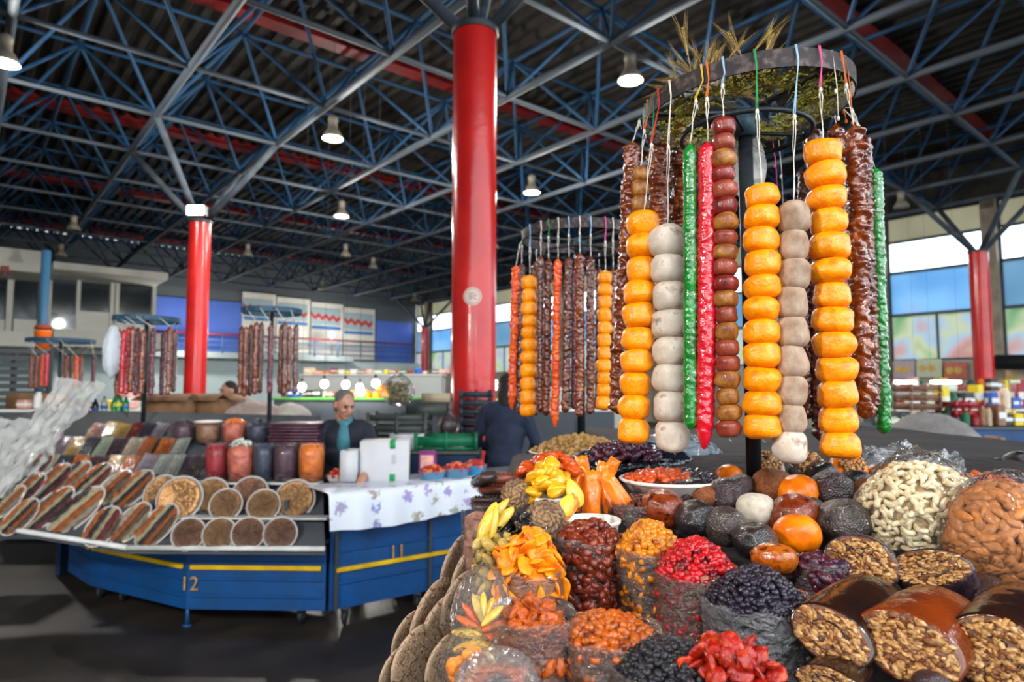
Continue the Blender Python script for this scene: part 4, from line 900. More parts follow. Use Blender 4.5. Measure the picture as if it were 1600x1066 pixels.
# round pack of fruit slices, yellow pack, clear tray at lower left
c=H(752,978,.02); t=thing('fruit_slice_pack','round clear pack of orange, pink and yellow fruit slices left of the apricot bag','pack',c,rot=(1.0,.1,.1)); R=.034
SLM=[(m_cd,.9),(f_plum,.0),(m_gin,0),(m_cy,0),(m_pale,0)]
for i in range(16):
    a=i*.39; mm_=[m_cd,f_apr,m_gin,m_cy,m_gin,m_pale][i%6]; g=MB(); g.ell((0,0,0),(.019,.005,.003),10,6,Matrix.Rotation(a,3,'Z')); inst('fruit_slice',g.mesh('fruit_slice',mm_),t,(.017*math.cos(a),.017*math.sin(a)*1.9-.012,.003*(i%3)))
g=MB(); g.lathe([(.01,-.008),(R,-.008),(R*1.15,.004),(R,.014),(.01,.018)],36); o=inst('clear_wrap',g.mesh('clear_wrap',m_filmc),t,sc=(1,1.9,1))
c=H(732,1045,.0); YB=[piecemesh('yellow_dried_fruit',f_aprb,(1,.9,.8),s,.3,1.5) for s in range(2)]
t=thing('yellow_fruit_pack','small clear pack of yellow orange fruit at the lower left','pack',c); inst('clear_wrap',sack('clear_wrap','',c,(.034,.03,.04),None,m_filmc,seed=9),t); 
scatter('yellow_dried_fruit','yellow orange dried fruit in the small lower left pack','dried fruit','yellow fruit in the small lower left pack',YB,c,[(rng.uniform(-.018,.018),rng.uniform(-.016,.012),rng.uniform(-.03,.02)) for k in range(16)],.0125)
c=H(778,1072,.01); t=thing('round_clear_tray','round clear lidded tray at the bottom edge left of the apricots','tray',c,rot=(.5,0,0)); g=MB(); g.lathe([(.03,-.015),(.042,.005),(.046,.006),(.04,.012),(.01,.016)],36); inst('tray_lid',g.mesh('tray_lid',film('tray_film','e8e8ea',.15,.3,.1,.6,80)),t)
g=MB()
for k in range(12): a=k*.52; g.ell((.022*math.cos(a),.022*math.sin(a),-.002),(.01,.006,.005),8,6)
inst('tray_filling',g.mesh('tray_filling',f_apr),t)
# --- flat tubs and trays behind
t,c,R=tub('wide white tub of amber fruit and black grapes behind the stuffed fruit',1048,748,150,.03,dz=.02)
pts=domepts(R*.93,.012,170,R*.6,sz=.006); 
o=inst('amber_fruit_heap',cluster('amber_fruit_heap',[p for p in pts if p[0]<R*.3],.0085,(1.2,.9,.8),m_cd,True),t); o['kind']='stuff'; o=inst('black_grape_heap',cluster('black_grape_heap',[p for p in pts if p[0]>=R*.3]*2,.008,(1.2,.9,.8),f_black,True),t); o['kind']='stuff'
g=MB(); g.ell((0,0,-.01),(R*.93,R*.9,.018),24,8); inst('packed_fill',g.mesh('packed_fill',f_raisb),t)
m_waln=mat('walnut_kernel','b08c54',.6,col2='8a6434',scale=60,bump=.6,bscale=160); m_tray=mat('tray_white','c8c2ba',.5)
m_bpl=mat('black_plastic','0c0f16',.15,col2='141a24',scale=10,bump=.9,bscale=22,coat=.6)
c=P(905,706,2.15); t=thing('walnut_tray','white tray heaped with walnut kernels at the foot of the second pole','tray',c)
g=MB(); g.lathe([(.13,-.05),(.16,.0),(.165,.0),(.162,.004),(.15,-.005),(.1,-.03)],30,c); g.build('tray_wall',m_tray,t,smooth=True)
g=MB(); g.ell(c+Vector((0,0,-.01)),(.14,.14,.045),20,8); g.build('packed_fill',m_waln,t,smooth=True)
o=inst('walnut_heap',cluster('walnut_heap',domepts(.15,.045,330,.15,sz=.01),.0115,(1.2,.9,.8),m_waln,True,.4,1.8,True),t); o['kind']='stuff'
c=P(985,724,1.75); t=thing('black_plastic_bag','shiny black plastic bag of prunes behind the pale candied fruit','bag',c); V=sack('bag_sheet','',c,(.17,.1,.05),None,m_bpl,seed=3); inst('bag_sheet',V,t)
o=inst('prune_heap',cluster('prune_heap',domepts(.1,.03,110,.06,sz=.01),.012,(1.2,.9,.7),f_plum,True),t,(-.02,-.05,.02)); o['kind']='stuff'
c=P(1050,712,1.9); o=inst('blue_plastic_sheet',sack('s','',c,(.14,.08,.06),None,film('blue_film_wrap','a8bcd0',.5,.3,.15,1,30),seed=12),None,c); tag(o,'bluish crinkled plastic sheet behind the amber fruit tub','plastic sheet')
# --- stuffed fruit pile
SK={k:[fruitmesh('stuffed_fruit',m,s*5+len(k),.88,36,24,dimple=.06,lump=.12,fine=.035,wm=1.02,ridge=.11,flatside=.03) for s in range(2)] for k,m in f_skin.items()}
BALLS=[(1037,796,33,'brown','glossy red brown stuffed fruit at the left end of the ball pile'),(1088,811,31,'black','shiny black stuffed fruit just right of the left brown one'),(1137,776,32,'plum','dark plum coloured stuffed fruit left of the pole foot'),
(1133,822,32,'grey','dull dark grey stuffed fruit above the cranberries'),(1182,797,29,'white','whitish stuffed peach in the middle of the dark fruit'),(1180,846,32,'black','black rough stuffed fruit just left of the front orange one'),(1245,835,34,'orange','front orange stuffed persimmon in the pile'),
(1241,806,36,'brown','glossy red brown fruit behind the front orange persimmon'),(1245,770,30,'orange','second orange stuffed persimmon, behind the brown one'),(1206,760,31,'nutty','crumbly brown stuffed fruit right of the pole foot'),(1299,768,34,'plum','very dark stuffed fruit right of the rear orange persimmon'),
(1317,816,40,'grey','largest dark grey stuffed fruit, left of the cashew bag'),(1210,874,34,'amber','amber walnut patty above the black berries'),(1139,745,20,'orange','small orange fruit half hidden left of the pole'),(1085,768,24,'black','flat black fruit behind the left brown one'),
(1102,776,20,'nutty','small brown fruit left of the plum coloured one'),(1283,745,26,'black','black fruit in the back row, left'),(1339,756,24,'black','black fruit in the back row, right'),(1361,776,30,'nutty','brown crumbly fruit beside the cashew bag'),(1373,737,18,'amber','small smooth brown fruit behind the cashew bag'),
(1157,760,20,'plum','little dark fruit at the pole foot'),(1265,800,26,'grey','dark fruit wedged right of the brown glossy one'),(1062,770,22,'plum','dark fruit at the back left of the pile'),(1395,760,24,'plum','dark fruit squeezed behind the cashew bag')]
for i,(x,y,r,k,lab) in enumerate(BALLS):
    c=H(x,y,.012); R=r*c.y/F; o=inst('stuffed_fruit',SK[k][i%2],None,c,(random.uniform(-.5,.3),random.uniform(-.3,.3),random.uniform(0,6.28)),(R,R,R*1.05 if k!='amber' else R*.8)); tag(o,lab,'stuffed fruit')
# walnuts faces of the filled fruit in the back row
m_w1=mat('nut_cream','cca470',.5,col2='8a5a2c',scale=7,bump=.2,bscale=14,coat=.3,sss=.1); m_w2=mat('nut_brown','6a3a1a',.5,col2='6a3c18',scale=7,bump=.2,bscale=14,coat=.4); m_w3=mat('nut_tan','b88a50',.5,col2='946430',scale=7,bump=.2,bscale=14,coat=.3)
m_paste=mat('nut_paste','4a2614',.4,col2='6e4020',scale=60,bump=.6,bscale=150,coat=.5)
def nutdisc(seed,n=150,s=.075):
    r=random.Random(seed); pts=[]
    for k in range(n): a=r.uniform(0,6.28); q=math.sqrt((k+.5)/n)*.93; a=k*2.39996+r.uniform(-.3,.3); pts.append((q*math.cos(a),q*math.sin(a),r.uniform(-.01,.035)))
    return cluster('walnut_pieces',pts,s,(1.25,.9,.6),[m_w1,m_w3,m_w1,m_w2,m_w3],True,.7,2.0,vary=.5)
ND=[nutdisc(1,210,.095),nutdisc(2,230,.088),nutdisc(3,70,.14)]
for (x,y,r,k,lab) in ((1197,732,27,'white','nut filled fruit with pale rim right behind the pole'),(1262,735,28,'grey','nut filled dark fruit in the back row, middle'),(1325,733,27,'orange','orange persimmon cut open to show its walnut filling')):
    c=H(x,y,.015); R=r*c.y/F; t=thing('filled_fruit',lab,'stuffed fruit',c,rot=(.9,0,0))
    inst('fruit_skin',SK[k][0],t,sc=(R,R,R*.8)); o=inst('walnut_pieces',ND[2],t,(0,0,R*.66),sc=R*.78); o['kind']='stuff'
# --- nut rolls
m_rd=mat('roll_skin_dark','1a0e0a',.2,col2='301408',scale=12,coat=.9,bump=.15,bscale=40); m_ra=mat('roll_skin_amber','7a3008',.2,col2='54200a',scale=12,coat=.9,bump=.2,bscale=40,sss=.1); m_rp=mat('roll_skin_plum','1c1218',.3,col2='38242c',scale=60,coat=.6,bump=.5,bscale=120)
def roll(lab,fx,fy,rw,rh,ang,bx,by,dY,sk,idx,dz=.02,scb=.9):
    c=H(fx,fy,dz); Y=c.y; s=Y/F; cb=P(bx,by,Y+dY); t=thing('nut_roll',lab,'nut roll',c)
    d=ray(fx,fy).normalized(); rt=Vector((1,0,0)); up=rt.cross(d).normalized(); rt=d.cross(up).normalized()
    ca,sa=math.cos(ang),math.sin(ang); U=(rt*ca+up*sa); Vv=(-rt*sa+up*ca); a=rw*s; b=rh*s; n=44; rings=[]
    prof=[(0,.0),(.0,.93),(.006,1.0),(.03,1.0),(.25,1.01),(.6,1.0),(.9,.93),(1,.75)]
    for q,k in prof[1:]:
        cc=c.lerp(cb,q); kk=k*(1+(scb-1)*q); rings.append([cc+U*(a*kk*math.cos(2*math.pi*j/n))*(1+.03*nz3((j*.3,q*3,0),idx))+Vv*(b*kk*math.sin(2*math.pi*j/n)) for j in range(n)])
    g=MB(); g.rings(rings,cap0=True); o=g.build('roll_skin',sk,t,smooth=True); 
    g=MB(); W=d*-1; g.rings([[c+W*.0012+U*(a*.93*math.cos(2*math.pi*j/n))+Vv*(b*.93*math.sin(2*math.pi*j/n)) for j in range(n)],[c+W*.0022+U*(a*.9*math.cos(2*math.pi*j/n))+Vv*(b*.9*math.sin(2*math.pi*j/n)) for j in range(n)]],cap0=False); oc=g.build('cut_face',m_paste,t)
    X=U; Z=W; R_=Matrix((U,Vv,W)).transposed(); o=inst('walnut_pieces',ND[idx%2],oc,(c+W*.002)-c,R_.to_euler(),(a*.93,b*.93,(a+b)/2*.9)); o['kind']='stuff'
    # spiral of fruit skin in the cut
    g=MB(); pts=[];N=26
    for k in range(N): th=.8+k*.34+idx; rr=.28+.3*k/N; pts.append(c+W*(.0035)+U*a*rr*math.cos(th)+Vv*b*rr*math.sin(th))
    g.tube(pts,.0014,6); g.build('skin_spiral',sk,t,smooth=True)
roll('nut roll with grey cream round cut face, upper left of the rolls',1345,881,53,42,-.35,1352,872,.06,m_rp,0)
roll('nut roll with flat oval cut face and dark plum skin, below the almonds',1453,888,56,29,.03,1478,935,.02,m_rp,1,dz=.03)
roll('dark skinned nut roll cut slantwise, left of the amber one',1297,994,60,40,-.62,1372,930,.09,m_rd,2,dz=.015)
roll('amber skinned nut roll in the bottom row, middle',1418,1012,74,50,-.5,1478,955,.08,m_ra,3,dz=.015)
roll('dark skinned nut roll at the bottom right corner',1552,1020,68,56,-.2,1600,950,.09,m_rd,4,dz=.015)
roll('dark nut roll cut off by the bottom edge, left of the amber one',1290,1066,44,22,-.3,1330,1035,.05,m_rd,5,dz=-.01)
# extra dark rolls bodies behind
c=H(1398,946,.01); o=inst('stuffed_fruit',SK['orange'][0],None,c,(0,0,1),.02); tag(o,'orange fruit glimpsed between the nut rolls','stuffed fruit')
c=H(1455,1075,-.0); o=inst('stuffed_fruit',SK['plum'][0],None,c,(0,0,1),.02); tag(o,'dark fruit at the bottom edge between two nut rolls','stuffed fruit')
c=H(1560,925,.0); o=inst('stuffed_fruit',SK['plum'][1],None,c+Vector((0,.02,-.01)),(.2,.1,1),(.05,.035,.03)); tag(o,'dark fruit slab behind the right corner nut roll','stuffed fruit')
# --- cashew and almond bags
m_cash=mat('cashew_cream','e8d8b4',.5,col2='d4bc8e',scale=40,sss=.2,bump=.15,bscale=120,vary=.08,coat=.15); m_alm=mat('almond_brown','a8622c',.5,col2='8a4a20',scale=30,bump=.5,bscale=160,coat=.2,vary=.12,col3='b87438')
def cashewmesh(seed):
    g=MB(); pts=[];rr=[]
    for k in range(12):
        t=k/11; a=-1.25+2.5*t; pts.append(((math.cos(a)*.75-.4)*.01,math.sin(a)*.008,.0006*math.sin(a*2+seed))); rr.append(.0036*math.sqrt(max(.03,1-(2*t-1)**4))*(.85+.3*t))
    g.tube(pts,rr,12); return g.mesh('cashew',m_cash)
CW=[cashewmesh(s) for s in range(3)]
AL=[npmesh('almond',np.stack([IV2[:,0],IV2[:,1]*.58*(1-.35*IV2[:,0]),IV2[:,2]*.4],1)*.01,IF2,m_alm) for s in range(1)]
def nutsack(lab,px,py,rad,meshes,nm,cat,grp,lab2,size,n,corem,seed,lean,dz=.06):
    c=H(px,py,dz); t=thing('clear_nut_bag',lab,'bag',c)
    me=sack('bag_film','',c,(rad[0]*1.09,rad[1]*1.09,rad[2]*1.09),None,m_filmc,seed=seed); inst('bag_film',me,t)
    V=[]
    g=MB(); g.ell((0,0,0),(rad[0]*.9,rad[1]*.9,rad[2]*.9),20,12); inst('packed_fill',g.mesh('packed_fill',corem),t)
    k=0; ga=math.pi*(3-math.sqrt(5)); N=int(n*2.1); m_=0
    for i in range(N):
        z=1-2*(i+.5)/N; r=math.sqrt(1-z*z); a=i*ga; p=Vector((r*math.cos(a),r*math.sin(a),z))
        q=Vector((p.x*rad[0],p.y*rad[1],p.z*rad[2])); 
        if (c+q-EYE).normalized().dot(p)>.1 or z<-.75: continue
        m_+=1; nrm=Vector((p.x/rad[0],p.y/rad[1],p.z/rad[2])).normalized(); R_=nrm.to_track_quat('Z','Y').to_matrix()@Matrix.Rotation(random.uniform(0,6.28),3,'Z')@Matrix.Rotation(random.uniform(-.5,.5),3,'X')
        o=inst(nm,random.choice(meshes),None,c+q*.97+Vector((random.uniform(-1,1),random.uniform(-1,1),random.uniform(-1,1)))*size*.2,R_.to_euler(),size/.01*random.uniform(.85,1.15)); tag(o,lab2,cat,grp)
    # twisted open top
    return c
c=nutsack('large clear bag of cream coloured cashews',1437,800,(.098,.075,.083),CW,'cashew','nut','cashews in the clear bag','cream coloured curved cashew in the large clear bag',.0125,240,mat('cashew_core','b09468',.7),2,0,dz=.035)
c2=nutsack('clear bag of brown almonds at the right edge',1572,838,(.09,.075,.082),AL,'almond','nut','almonds in the right bag','brown almond in the clear bag at the right edge',.0155,180,mat('almond_core','4a2410',.7),6,0,dz=.03)
def sheet(name,lab,pts,m,seed,amp=.006,n=16,top=True,thick=0):
    """crumpled plastic sheet over four corner points"""
    a,b,c_,d=[Vector(p) for p in pts]; V=[]; o0=(a+b+c_+d)/4
    nrm=((b-a).cross(d-a)).normalized()
    for j in range(n+1):
        for i in range(n+1):
            u,v=i/n,j/n; p=(a*(1-u)+b*u)*(1-v)+(d*(1-u)+c_*u)*v; V.append(tuple(p+nrm*amp*(nz3((u*5,v*5,0),seed)*2+nz3((u*11,v*11,1),seed)+.5*abs(nz3((u*20,v*20,1),seed)))-o0))
    f=[(j*(n+1)+i,j*(n+1)+i+1,(j+1)*(n+1)+i+1,(j+1)*(n+1)+i) for j in range(n) for i in range(n)]
    o=inst(name,npmesh(name,V,f,m),None,o0); return tag(o,lab,'plastic sheet')
m_fw=film('wrap_white','e8ecf0',.28,.35,.12,1,30)
sheet('plastic_sheet','open end of the cashew bag fanned out behind the nuts',[P(1395,730,1.42),P(1530,800,1.36),P(1500,702,1.5),P(1430,716,1.5)],m_fw,1,.01,24)
sheet('plastic_sheet','crinkled white printed plastic behind the stuffed fruit at the right',[P(1340,735,1.6),P(1440,745,1.55),P(1425,690,1.7),P(1350,700,1.7)],m_fw,2,.012,24)
sheet('plastic_sheet','clear wrap gathered over the almond bag',[P(1520,775,1.28),P(1640,790,1.2),P(1640,740,1.35),P(1560,745,1.35)],m_fw,3,.01,24)
t,c,R=open_bag('bag of light brown dried fruit behind the cashew and almond bags',1530,765,130,.5,.02,f_apr,f_apr,.012,(1.2,.9,.7),70,True,.3,True,.08,'dried_fruit_heap',dz=.03)
for i,(x,y,r,lab) in enumerate(((1572,735,20,'black fruit at the right edge, front one of the dark cluster'),(1592,722,20,'black fruit at the right edge, highest of the dark cluster'),(1556,728,15,'black fruit at the right edge, leftmost of the dark cluster'),(1598,745,16,'black fruit at the right edge, lowest of the dark cluster'))):
    c=P(x,y,1.75); R=r*c.y/F; o=inst('dark_fruit',SK['black'][i%2],None,c,(0,.4,i),(R*1.2,R,R*.9)); tag(o,lab,'fruit')
# walnut pile and cloth edge behind the heap: plastic dish rims
g=MB(); c=P(1500,745,1.9); 
# unseen fill lamps with shades, added behind the camera to brighten the stalls
m_sh=mat('fill_lamp_shade','2a2e30',.5)
for (x,y,z,e,sz,lab) in ((1.5,-.5,3.0,18,.28,'added fill lamp out of view, behind the camera on the right'),(-.9,-.7,3.0,11,.3,'added fill lamp out of view, behind the camera just to the left'),(-3.0,-.5,3.2,150,.6,'added fill lamp out of view at the far left, lighting the blue stalls')):
    t=thing('fill_lamp',lab,'lamp',(x,y,z)); g=MB(); g.lathe([(sz*.7,.0),(sz*.72,.02),(.1,.16),(.02,.2)],28); inst('lamp_shade',g.mesh('lamp_shade',m_sh),t)
    g=MB(); g.tube([(0,0,.18),(0,0,ZB-z)],.01,6); inst('hanger',g.mesh('hanger',m_darkst),t)
    ld=bpy.data.lights.new('fill_light','AREA'); ld.shape='DISK'; ld.size=sz; ld.energy=e; ld.color=(1,.96,.9); lo=bpy.data.objects.new('fill_light',ld); link(lo,t); lo.location=(0,0,-.02)
    lo.rotation_euler=(.45,0,0) if y<1 else (0,0,0)
# ================================================================ LEFT BLUE STALLS
m_greyc=mat('counter_grey','4c5258',.7); m_whc=mat('counter_white','a8aaa8',.6)
def counter(x0,x1,ytop,Y,d,lab,m,topm,h=None):
    a,b=P(x0,ytop,Y),P(x1,ytop,Y); w=b.x-a.x; z=a.z; t=thing('market_counter',lab,'counter',((a.x+b.x)/2,Y+d/2,0))
    g=MB(); g.box(((a.x+b.x)/2,Y+d/2,z/2),(w,d,z-.06)); g.build('counter_body',m,t); g=MB(); g.bbox(((a.x+b.x)/2,Y+d/2,z-.015),(w+.06,d+.06,.03),.005); g.build('counter_top',topm,t)
    for k in range(int(w/.6)): x=a.x+.3+k*.6; g=MB(); g.box((x,Y-.012,z/2),(.5,.02,z*.8)); g.build('front_panel',m,t)
    return z
def goods(x0,x1,ytop,Y,rows,pal,lab,grp,cat='goods',name='packaged_goods',hmin=8,hmax=24):
    z=P((x0+x1)/2,ytop,Y).z; s=Y/F; x=x0
    while x<x1:
        w=random.uniform(9,18); h=random.uniform(hmin,hmax); c=P(x+w/2,ytop,Y); k=random.choice(pal); g=MB(); y0=Y+.12+random.uniform(0,.25); W=w*s*.92; H_=h*s
        if random.random()<.55: g.bbox((c.x,y0,z+H_/2),(W,.2,H_),.01,random.uniform(-.2,.2)); g.bbox((c.x,y0,z+H_*.5),(W*1.02,.21,H_*.3),.004,0,1)
        else: g.lathe([(W*.45,0),(W*.5,H_*.1),(W*.5,H_*.75),(W*.3,H_*.92),(W*.25,H_)],14,(c.x,y0,z))
        o=g.build(name,[k,m_cw],origin=(c.x,y0,z),smooth=False); tag(o,lab,cat,grp); x+=w

def G(px,py,z=0): return onplane(px,py,(0,0,z),(0,0,1))
def D12(px,py,dz=0): return onslope(px,py,.58+dz,4.3,.62)
m_yel=mat('yellow_strip','d8b008',.5,col2='b89008',scale=6); m_rub=mat('caster_rubber','1c1e22',.6); m_num=mat('number_paint','a8844a',.7,col2='8a6a38',scale=30)
m_in=mat('stall_inner','0c2440',.7)
def textmesh(txt,size,m,name,th=.003):
    cu=bpy.data.curves.new('t','FONT'); cu.body=txt; cu.size=size; cu.extrude=th; cu.align_x='CENTER'; cu.align_y='CENTER'; o=bpy.data.objects.new('t',cu); COL.objects.link(o); bpy.context.view_layer.update()
    me=bpy.data.meshes.new_from_object(o.evaluated_get(bpy.context.evaluated_depsgraph_get())); bpy.data.objects.remove(o); me.name=name; me.materials.clear(); me.materials.append(m); return me
def facet(t,p,q,z0,z1,strip=None,number=None,npos=.5,th=.025,splits=()):
    """one sheet steel side of a stall from p to q"""
    p=Vector((p.x,p.y,0)); q=Vector((q.x,q.y,0)); d=q-p; L=d.length; ang=math.atan2(d.y,d.x); n=Vector((d.y,-d.x,0)).normalized(); mid=(p+q)/2
    g=MB(); g.box(mid+Vector((0,0,(z0+z1)/2))-n*th/2,(L,th,z1-z0),ang); g.build('side_panel',m_blue,t)
    for k,zz in enumerate((.22,.5,.78)):
        z=z0+(z1-z0)*zz; g=MB(); g.bbox(mid+n*.004+Vector((0,0,z)),(L*.96,.014,.02),.005,ang); g.build('pressed_ridge',m_blue,t)
    if strip:
        g=MB(); g.bbox(mid+n*.012+Vector((0,0,strip)),(L*.94,.022,.03),.004,ang); g.build('yellow_strip',m_yel,t)
    for s in splits:
        c=p.lerp(q,s); g=MB(); g.box(c+n*.01+Vector((0,0,(z0+z1)/2)),(.025,.02,z1-z0),ang); g.build('post',m_darkst,t)
    if number:
        c=p.lerp(q,npos)+n*.016; z=z0+(z1-z0)*.42; o=inst('painted_number',textmesh(number,.13,m_num,'painted_number'),t,c+Vector((0,0,z))-wloc(t),(math.pi/2,0,ang)); o['label']='pale painted number '+number
def prism(g,pts,z0,z1,mi=0):
    a=[(p.x,p.y,z0) for p in pts]; b=[(p.x,p.y,z1) for p in pts]; g.rings([a,b],mi); return g
def caster(t,x,y,r=.05,z=.05):
    g=MB(); g.lathe([(r*.6,-.014),(r,-.01),(r,.01),(r*.6,.014)],16,(x,y,r),R=Matrix.Rotation(math.pi/2,3,'Y')); wh=g
    g=MB(); g.box((x-.02,y,.075),(.004,.05,.07)); g.box((x+.02,y,.075),(.004,.05,.07)); g.box((x,y,.112),(.05,.06,.012)); fk=g.build('wheel_fork',m_darkst,t); wh.build('wheel',m_rub,fk,smooth=True)
A=G(140,915,.12);B=G(290,952,.12);C=G(510,955,.12);A2=G(106,893,.12);D=G(752,906,.12)
t12=thing('market_stall','blue sheet steel stall number 12 with sloping display of packed fruit','stall',(B.x,B.y+.5,0))
back=Vector((-1.95,6.0,0)); bl=Vector((A2.x-.1,6.2,0))
facet(t12,A2,A,.12,.5,.40); facet(t12,A,B,.12,.52,.40,None); facet(t12,B,C-Vector((.01,0,0)),.12,.52,.40,'12',.03)
g=MB(); prism(g,[A2+Vector((.03,.02,0)),A+Vector((.03,.04,0)),B+Vector((0,.04,0)),C+Vector((-.03,.04,0)),Vector((C.x-.06,5.0,0)),Vector((-1.75,5.2,0)),back,bl],.13,.5); g.build('stall_core',m_in,t12)
for (x,y) in ((A.x+.03,A.y+.1),(A.x+.25,A.y+.02),(C.x-.2,C.y+.12),(B.x+.1,B.y+1.2)): caster(t12,x,y)
g=MB(); g.tube([(B.x,B.y+.03,0),(B.x,B.y+.03,.14)],.014,8); g.tube([(B.x,B.y+.03,0),(B.x,B.y+.03,.01)],.03,10); g.build('leg',m_blue,t12,smooth=True)
# sloping board, rims and ledge
m_board=mat('display_board','44484c',.7,col2='383c42',scale=5); m_rim=mat('tray_rim_white','c6c6c2',.45,col2='b0b0ac',scale=8)
F0,F1,F2=D12(-90,812),D12(200,858),D12(508,860); F3=D12(500,650); F4=D12(60,640); F5=D12(-120,700)
g=MB(); pts=[F0,F1,F2,F3,F4,F5]; g.rings([[p-Vector((0,0,.03)) for p in pts],[p for p in pts]]); g.build('display_board',m_board,t12)
for a_,b_ in ((F0,F1),(F1,F2)):
    g=MB(); g.tube([a_+Vector((0,-.01,.01)),b_+Vector((0,-.01,.01))],.018,8); g.build('front_rim',m_rim,t12,smooth=True)
L1,L2_=D12(238,806,.03),D12(514,811,.03); g=MB(); d=(L2_-L1); g.box((L1+L2_)/2,(d.length,.1,.012),math.atan2(d.y,d.x)); g.build('ledge',m_rim,t12)
L1,L2_=D12(235,752,.03),D12(500,756,.03); g=MB(); d=(L2_-L1); g.box((L1+L2_)/2,(d.length,.12,.012),math.atan2(d.y,d.x)); g.build('ledge',m_rim,t12)
for x0 in (F1.x,F2.x-.35): g=MB(); g.box((x0,5.0,.66),(.03,.9,.36)); g.build('board_support',m_darkst,t12)
t11=thing('market_stall','blue sheet steel stall number 11 with a flowered tablecloth on top','stall',((C.x+D.x)/2,(C.y+D.y)/2+.5,0))
facet(t11,C+Vector((.02,0,0)),D,.12,.88,.38,'11',.40,splits=(.03,.62))
DR=Vector((D.x+.9,D.y+.75,0)); facet(t11,D,DR,.12,.88,.38)
g=MB(); prism(g,[C+Vector((.04,.05,0)),D+Vector((0,.05,0)),DR+Vector((0,.03,0)),Vector((DR.x,DR.y+.4,0)),Vector((D.x,D.y+.4,0)),Vector((C.x+.04,4.95,0))],.13,.87); g.build('stall_core',m_in,t11)
for f_ in (.05,.5,.9): q=C.lerp(D,f_); caster(t11,q.x+.05,q.y+.06)
TL=G(518,772,.92);TR=G(770,746,.92)
g=MB(); prism(g,[TL,TR,Vector((DR.x+.1,DR.y,0)),Vector((DR.x+.1,DR.y+.5,0)),Vector((D.x,D.y+.5,0)),Vector((TL.x-.05,5.08,0))],.885,.918); g.build('table_top',mat('table_board_grey','7a7c7e',.6),t11)
# flowered oilcloth
def clothmat():
    m=mat('flowered_oilcloth','c9ced8',.35,coat=.2); nt=m.node_tree; N=nt.nodes; L=nt.links; b=N['Principled BSDF']; tc=N.new('ShaderNodeTexCoord')
    v=N.new('ShaderNodeTexVoronoi'); v.inputs['Scale'].default_value=7.5; L.new(tc.outputs['Object'],v.inputs['Vector']); nz=N.new('ShaderNodeTexNoise'); nz.inputs['Scale'].default_value=38; nz.inputs['Detail'].default_value=3; L.new(tc.outputs['Object'],nz.inputs['Vector'])
    ad=N.new('ShaderNodeMath'); ad.operation='MULTIPLY_ADD'; L.new(nz.outputs['Fac'],ad.inputs[0]); ad.inputs[1].default_value=.9; L.new(v.outputs['Distance'],ad.inputs[2])
    cr=N.new('ShaderNodeValToRGB'); e=cr.color_ramp.elements; e[0].position=.70; e[0].color=(1,1,1,1); e[1].position=.78; e[1].color=(0,0,0,1); L.new(ad.outputs[0],cr.inputs[0])
    hs=N.new('ShaderNodeValToRGB'); q=hs.color_ramp.elements; q[0].color=hx('6e7cb4'); q[1].color=hx('9a8078'); z=q.new(.35); z.color=hx('9a86b8'); z=q.new(.7); z.color=hx('8c9684'); sp=N.new('ShaderNodeSeparateColor'); L.new(v.outputs['Color'],sp.inputs[0]); L.new(sp.outputs[0],hs.inputs[0])
    mx=N.new('ShaderNodeMix'); mx.data_type='RGBA'; L.new(cr.outputs[0],mx.inputs['Factor']); mx.inputs['A'].default_value=hx('c9ced8'); L.new(hs.outputs[0],mx.inputs['B']); L.new(mx.outputs['Result'],b.inputs['Base Color']); return m
m_oil=clothmat()
V=[];f=[];n=60; prof=[(.45,.925),(.3,.925),(.02,.925),(-.012,.92),(-.02,.90),(-.024,.86),(-.03,.80),(-.036,.74),(-.04,.69)]
d=(TR-TL); d.z=0; L_=d.length; dn=d.normalized(); nn=Vector((-dn.y,dn.x,0))
for i in range(n+1):
    s=i/n*1.02-.02; base=Vector((TL.x,TL.y,0))+dn*(L_*s)
    for (o_,z) in prof:
        w=.012*math.sin(s*34)*max(0,(.92-z)/.2); p=base+nn*(o_+w); V.append((p.x,p.y,z+.001 if z>.9 else z-.02*math.sin(s*5)*(.92-z)/.23))
k=len(prof); f=[(i*k+j,i*k+j+1,(i+1)*k+j+1,(i+1)*k+j) for i in range(n) for j in range(k-1)]
c0=Vector((TL.x,TL.y,.9)); o=inst('oilcloth',npmesh('oilcloth',[(x-c0.x,y-c0.y,z-c0.z) for x,y,z in V],f,m_oil),None,c0); tag(o,'white oilcloth with blue and lilac flowers hanging over stall 11','tablecloth')
# --- packs and goods on stall 12
def pm(key,col,**k): return mat(key,col,k.pop('rough',.4),coat=k.pop('coat',.5),bump=.3,bscale=60,**k)
cols={'orange':pm('pk_orange','e07818',col2='c05c0c',scale=25),'cream':pm('pk_cream','ecdcb0',col2='d0b888',scale=25),'dark':pm('pk_dark','241820',col2='3a2a30',scale=25),'navy':pm('pk_navy','20283c',col2='343c50',scale=25),'lilac':pm('pk_lilac','a894a4',col2='c0b0b8',scale=25),
 'yellow':pm('pk_yellow','e0b85c',col2='c09838',scale=25),'green':pm('pk_green','b4c0a0',col2='ccd4b8',scale=25),'plum':pm('pk_plum','3c2030',col2='52303c',scale=25),'beige':pm('pk_beige','ccb498',col2='dcc8ac',scale=25),'pink':pm('pk_pink','cc8c80',col2='dca898',scale=25),'red':pm('pk_red','a01424',col2='780e1a',scale=25),
 'brown':pm('pk_brown','7a5038',col2='94684a',scale=25),'white':pm('pk_white','c8ccc0',col2='b4b8a8',scale=25),'salmon':pm('pk_salmon','cc6c54',col2='a85040',scale=25)}
m_pw=film('pack_wrap','e8ecf0',.04,.1,.08,1,25)
PACKC=[cols[k] for k in cols]
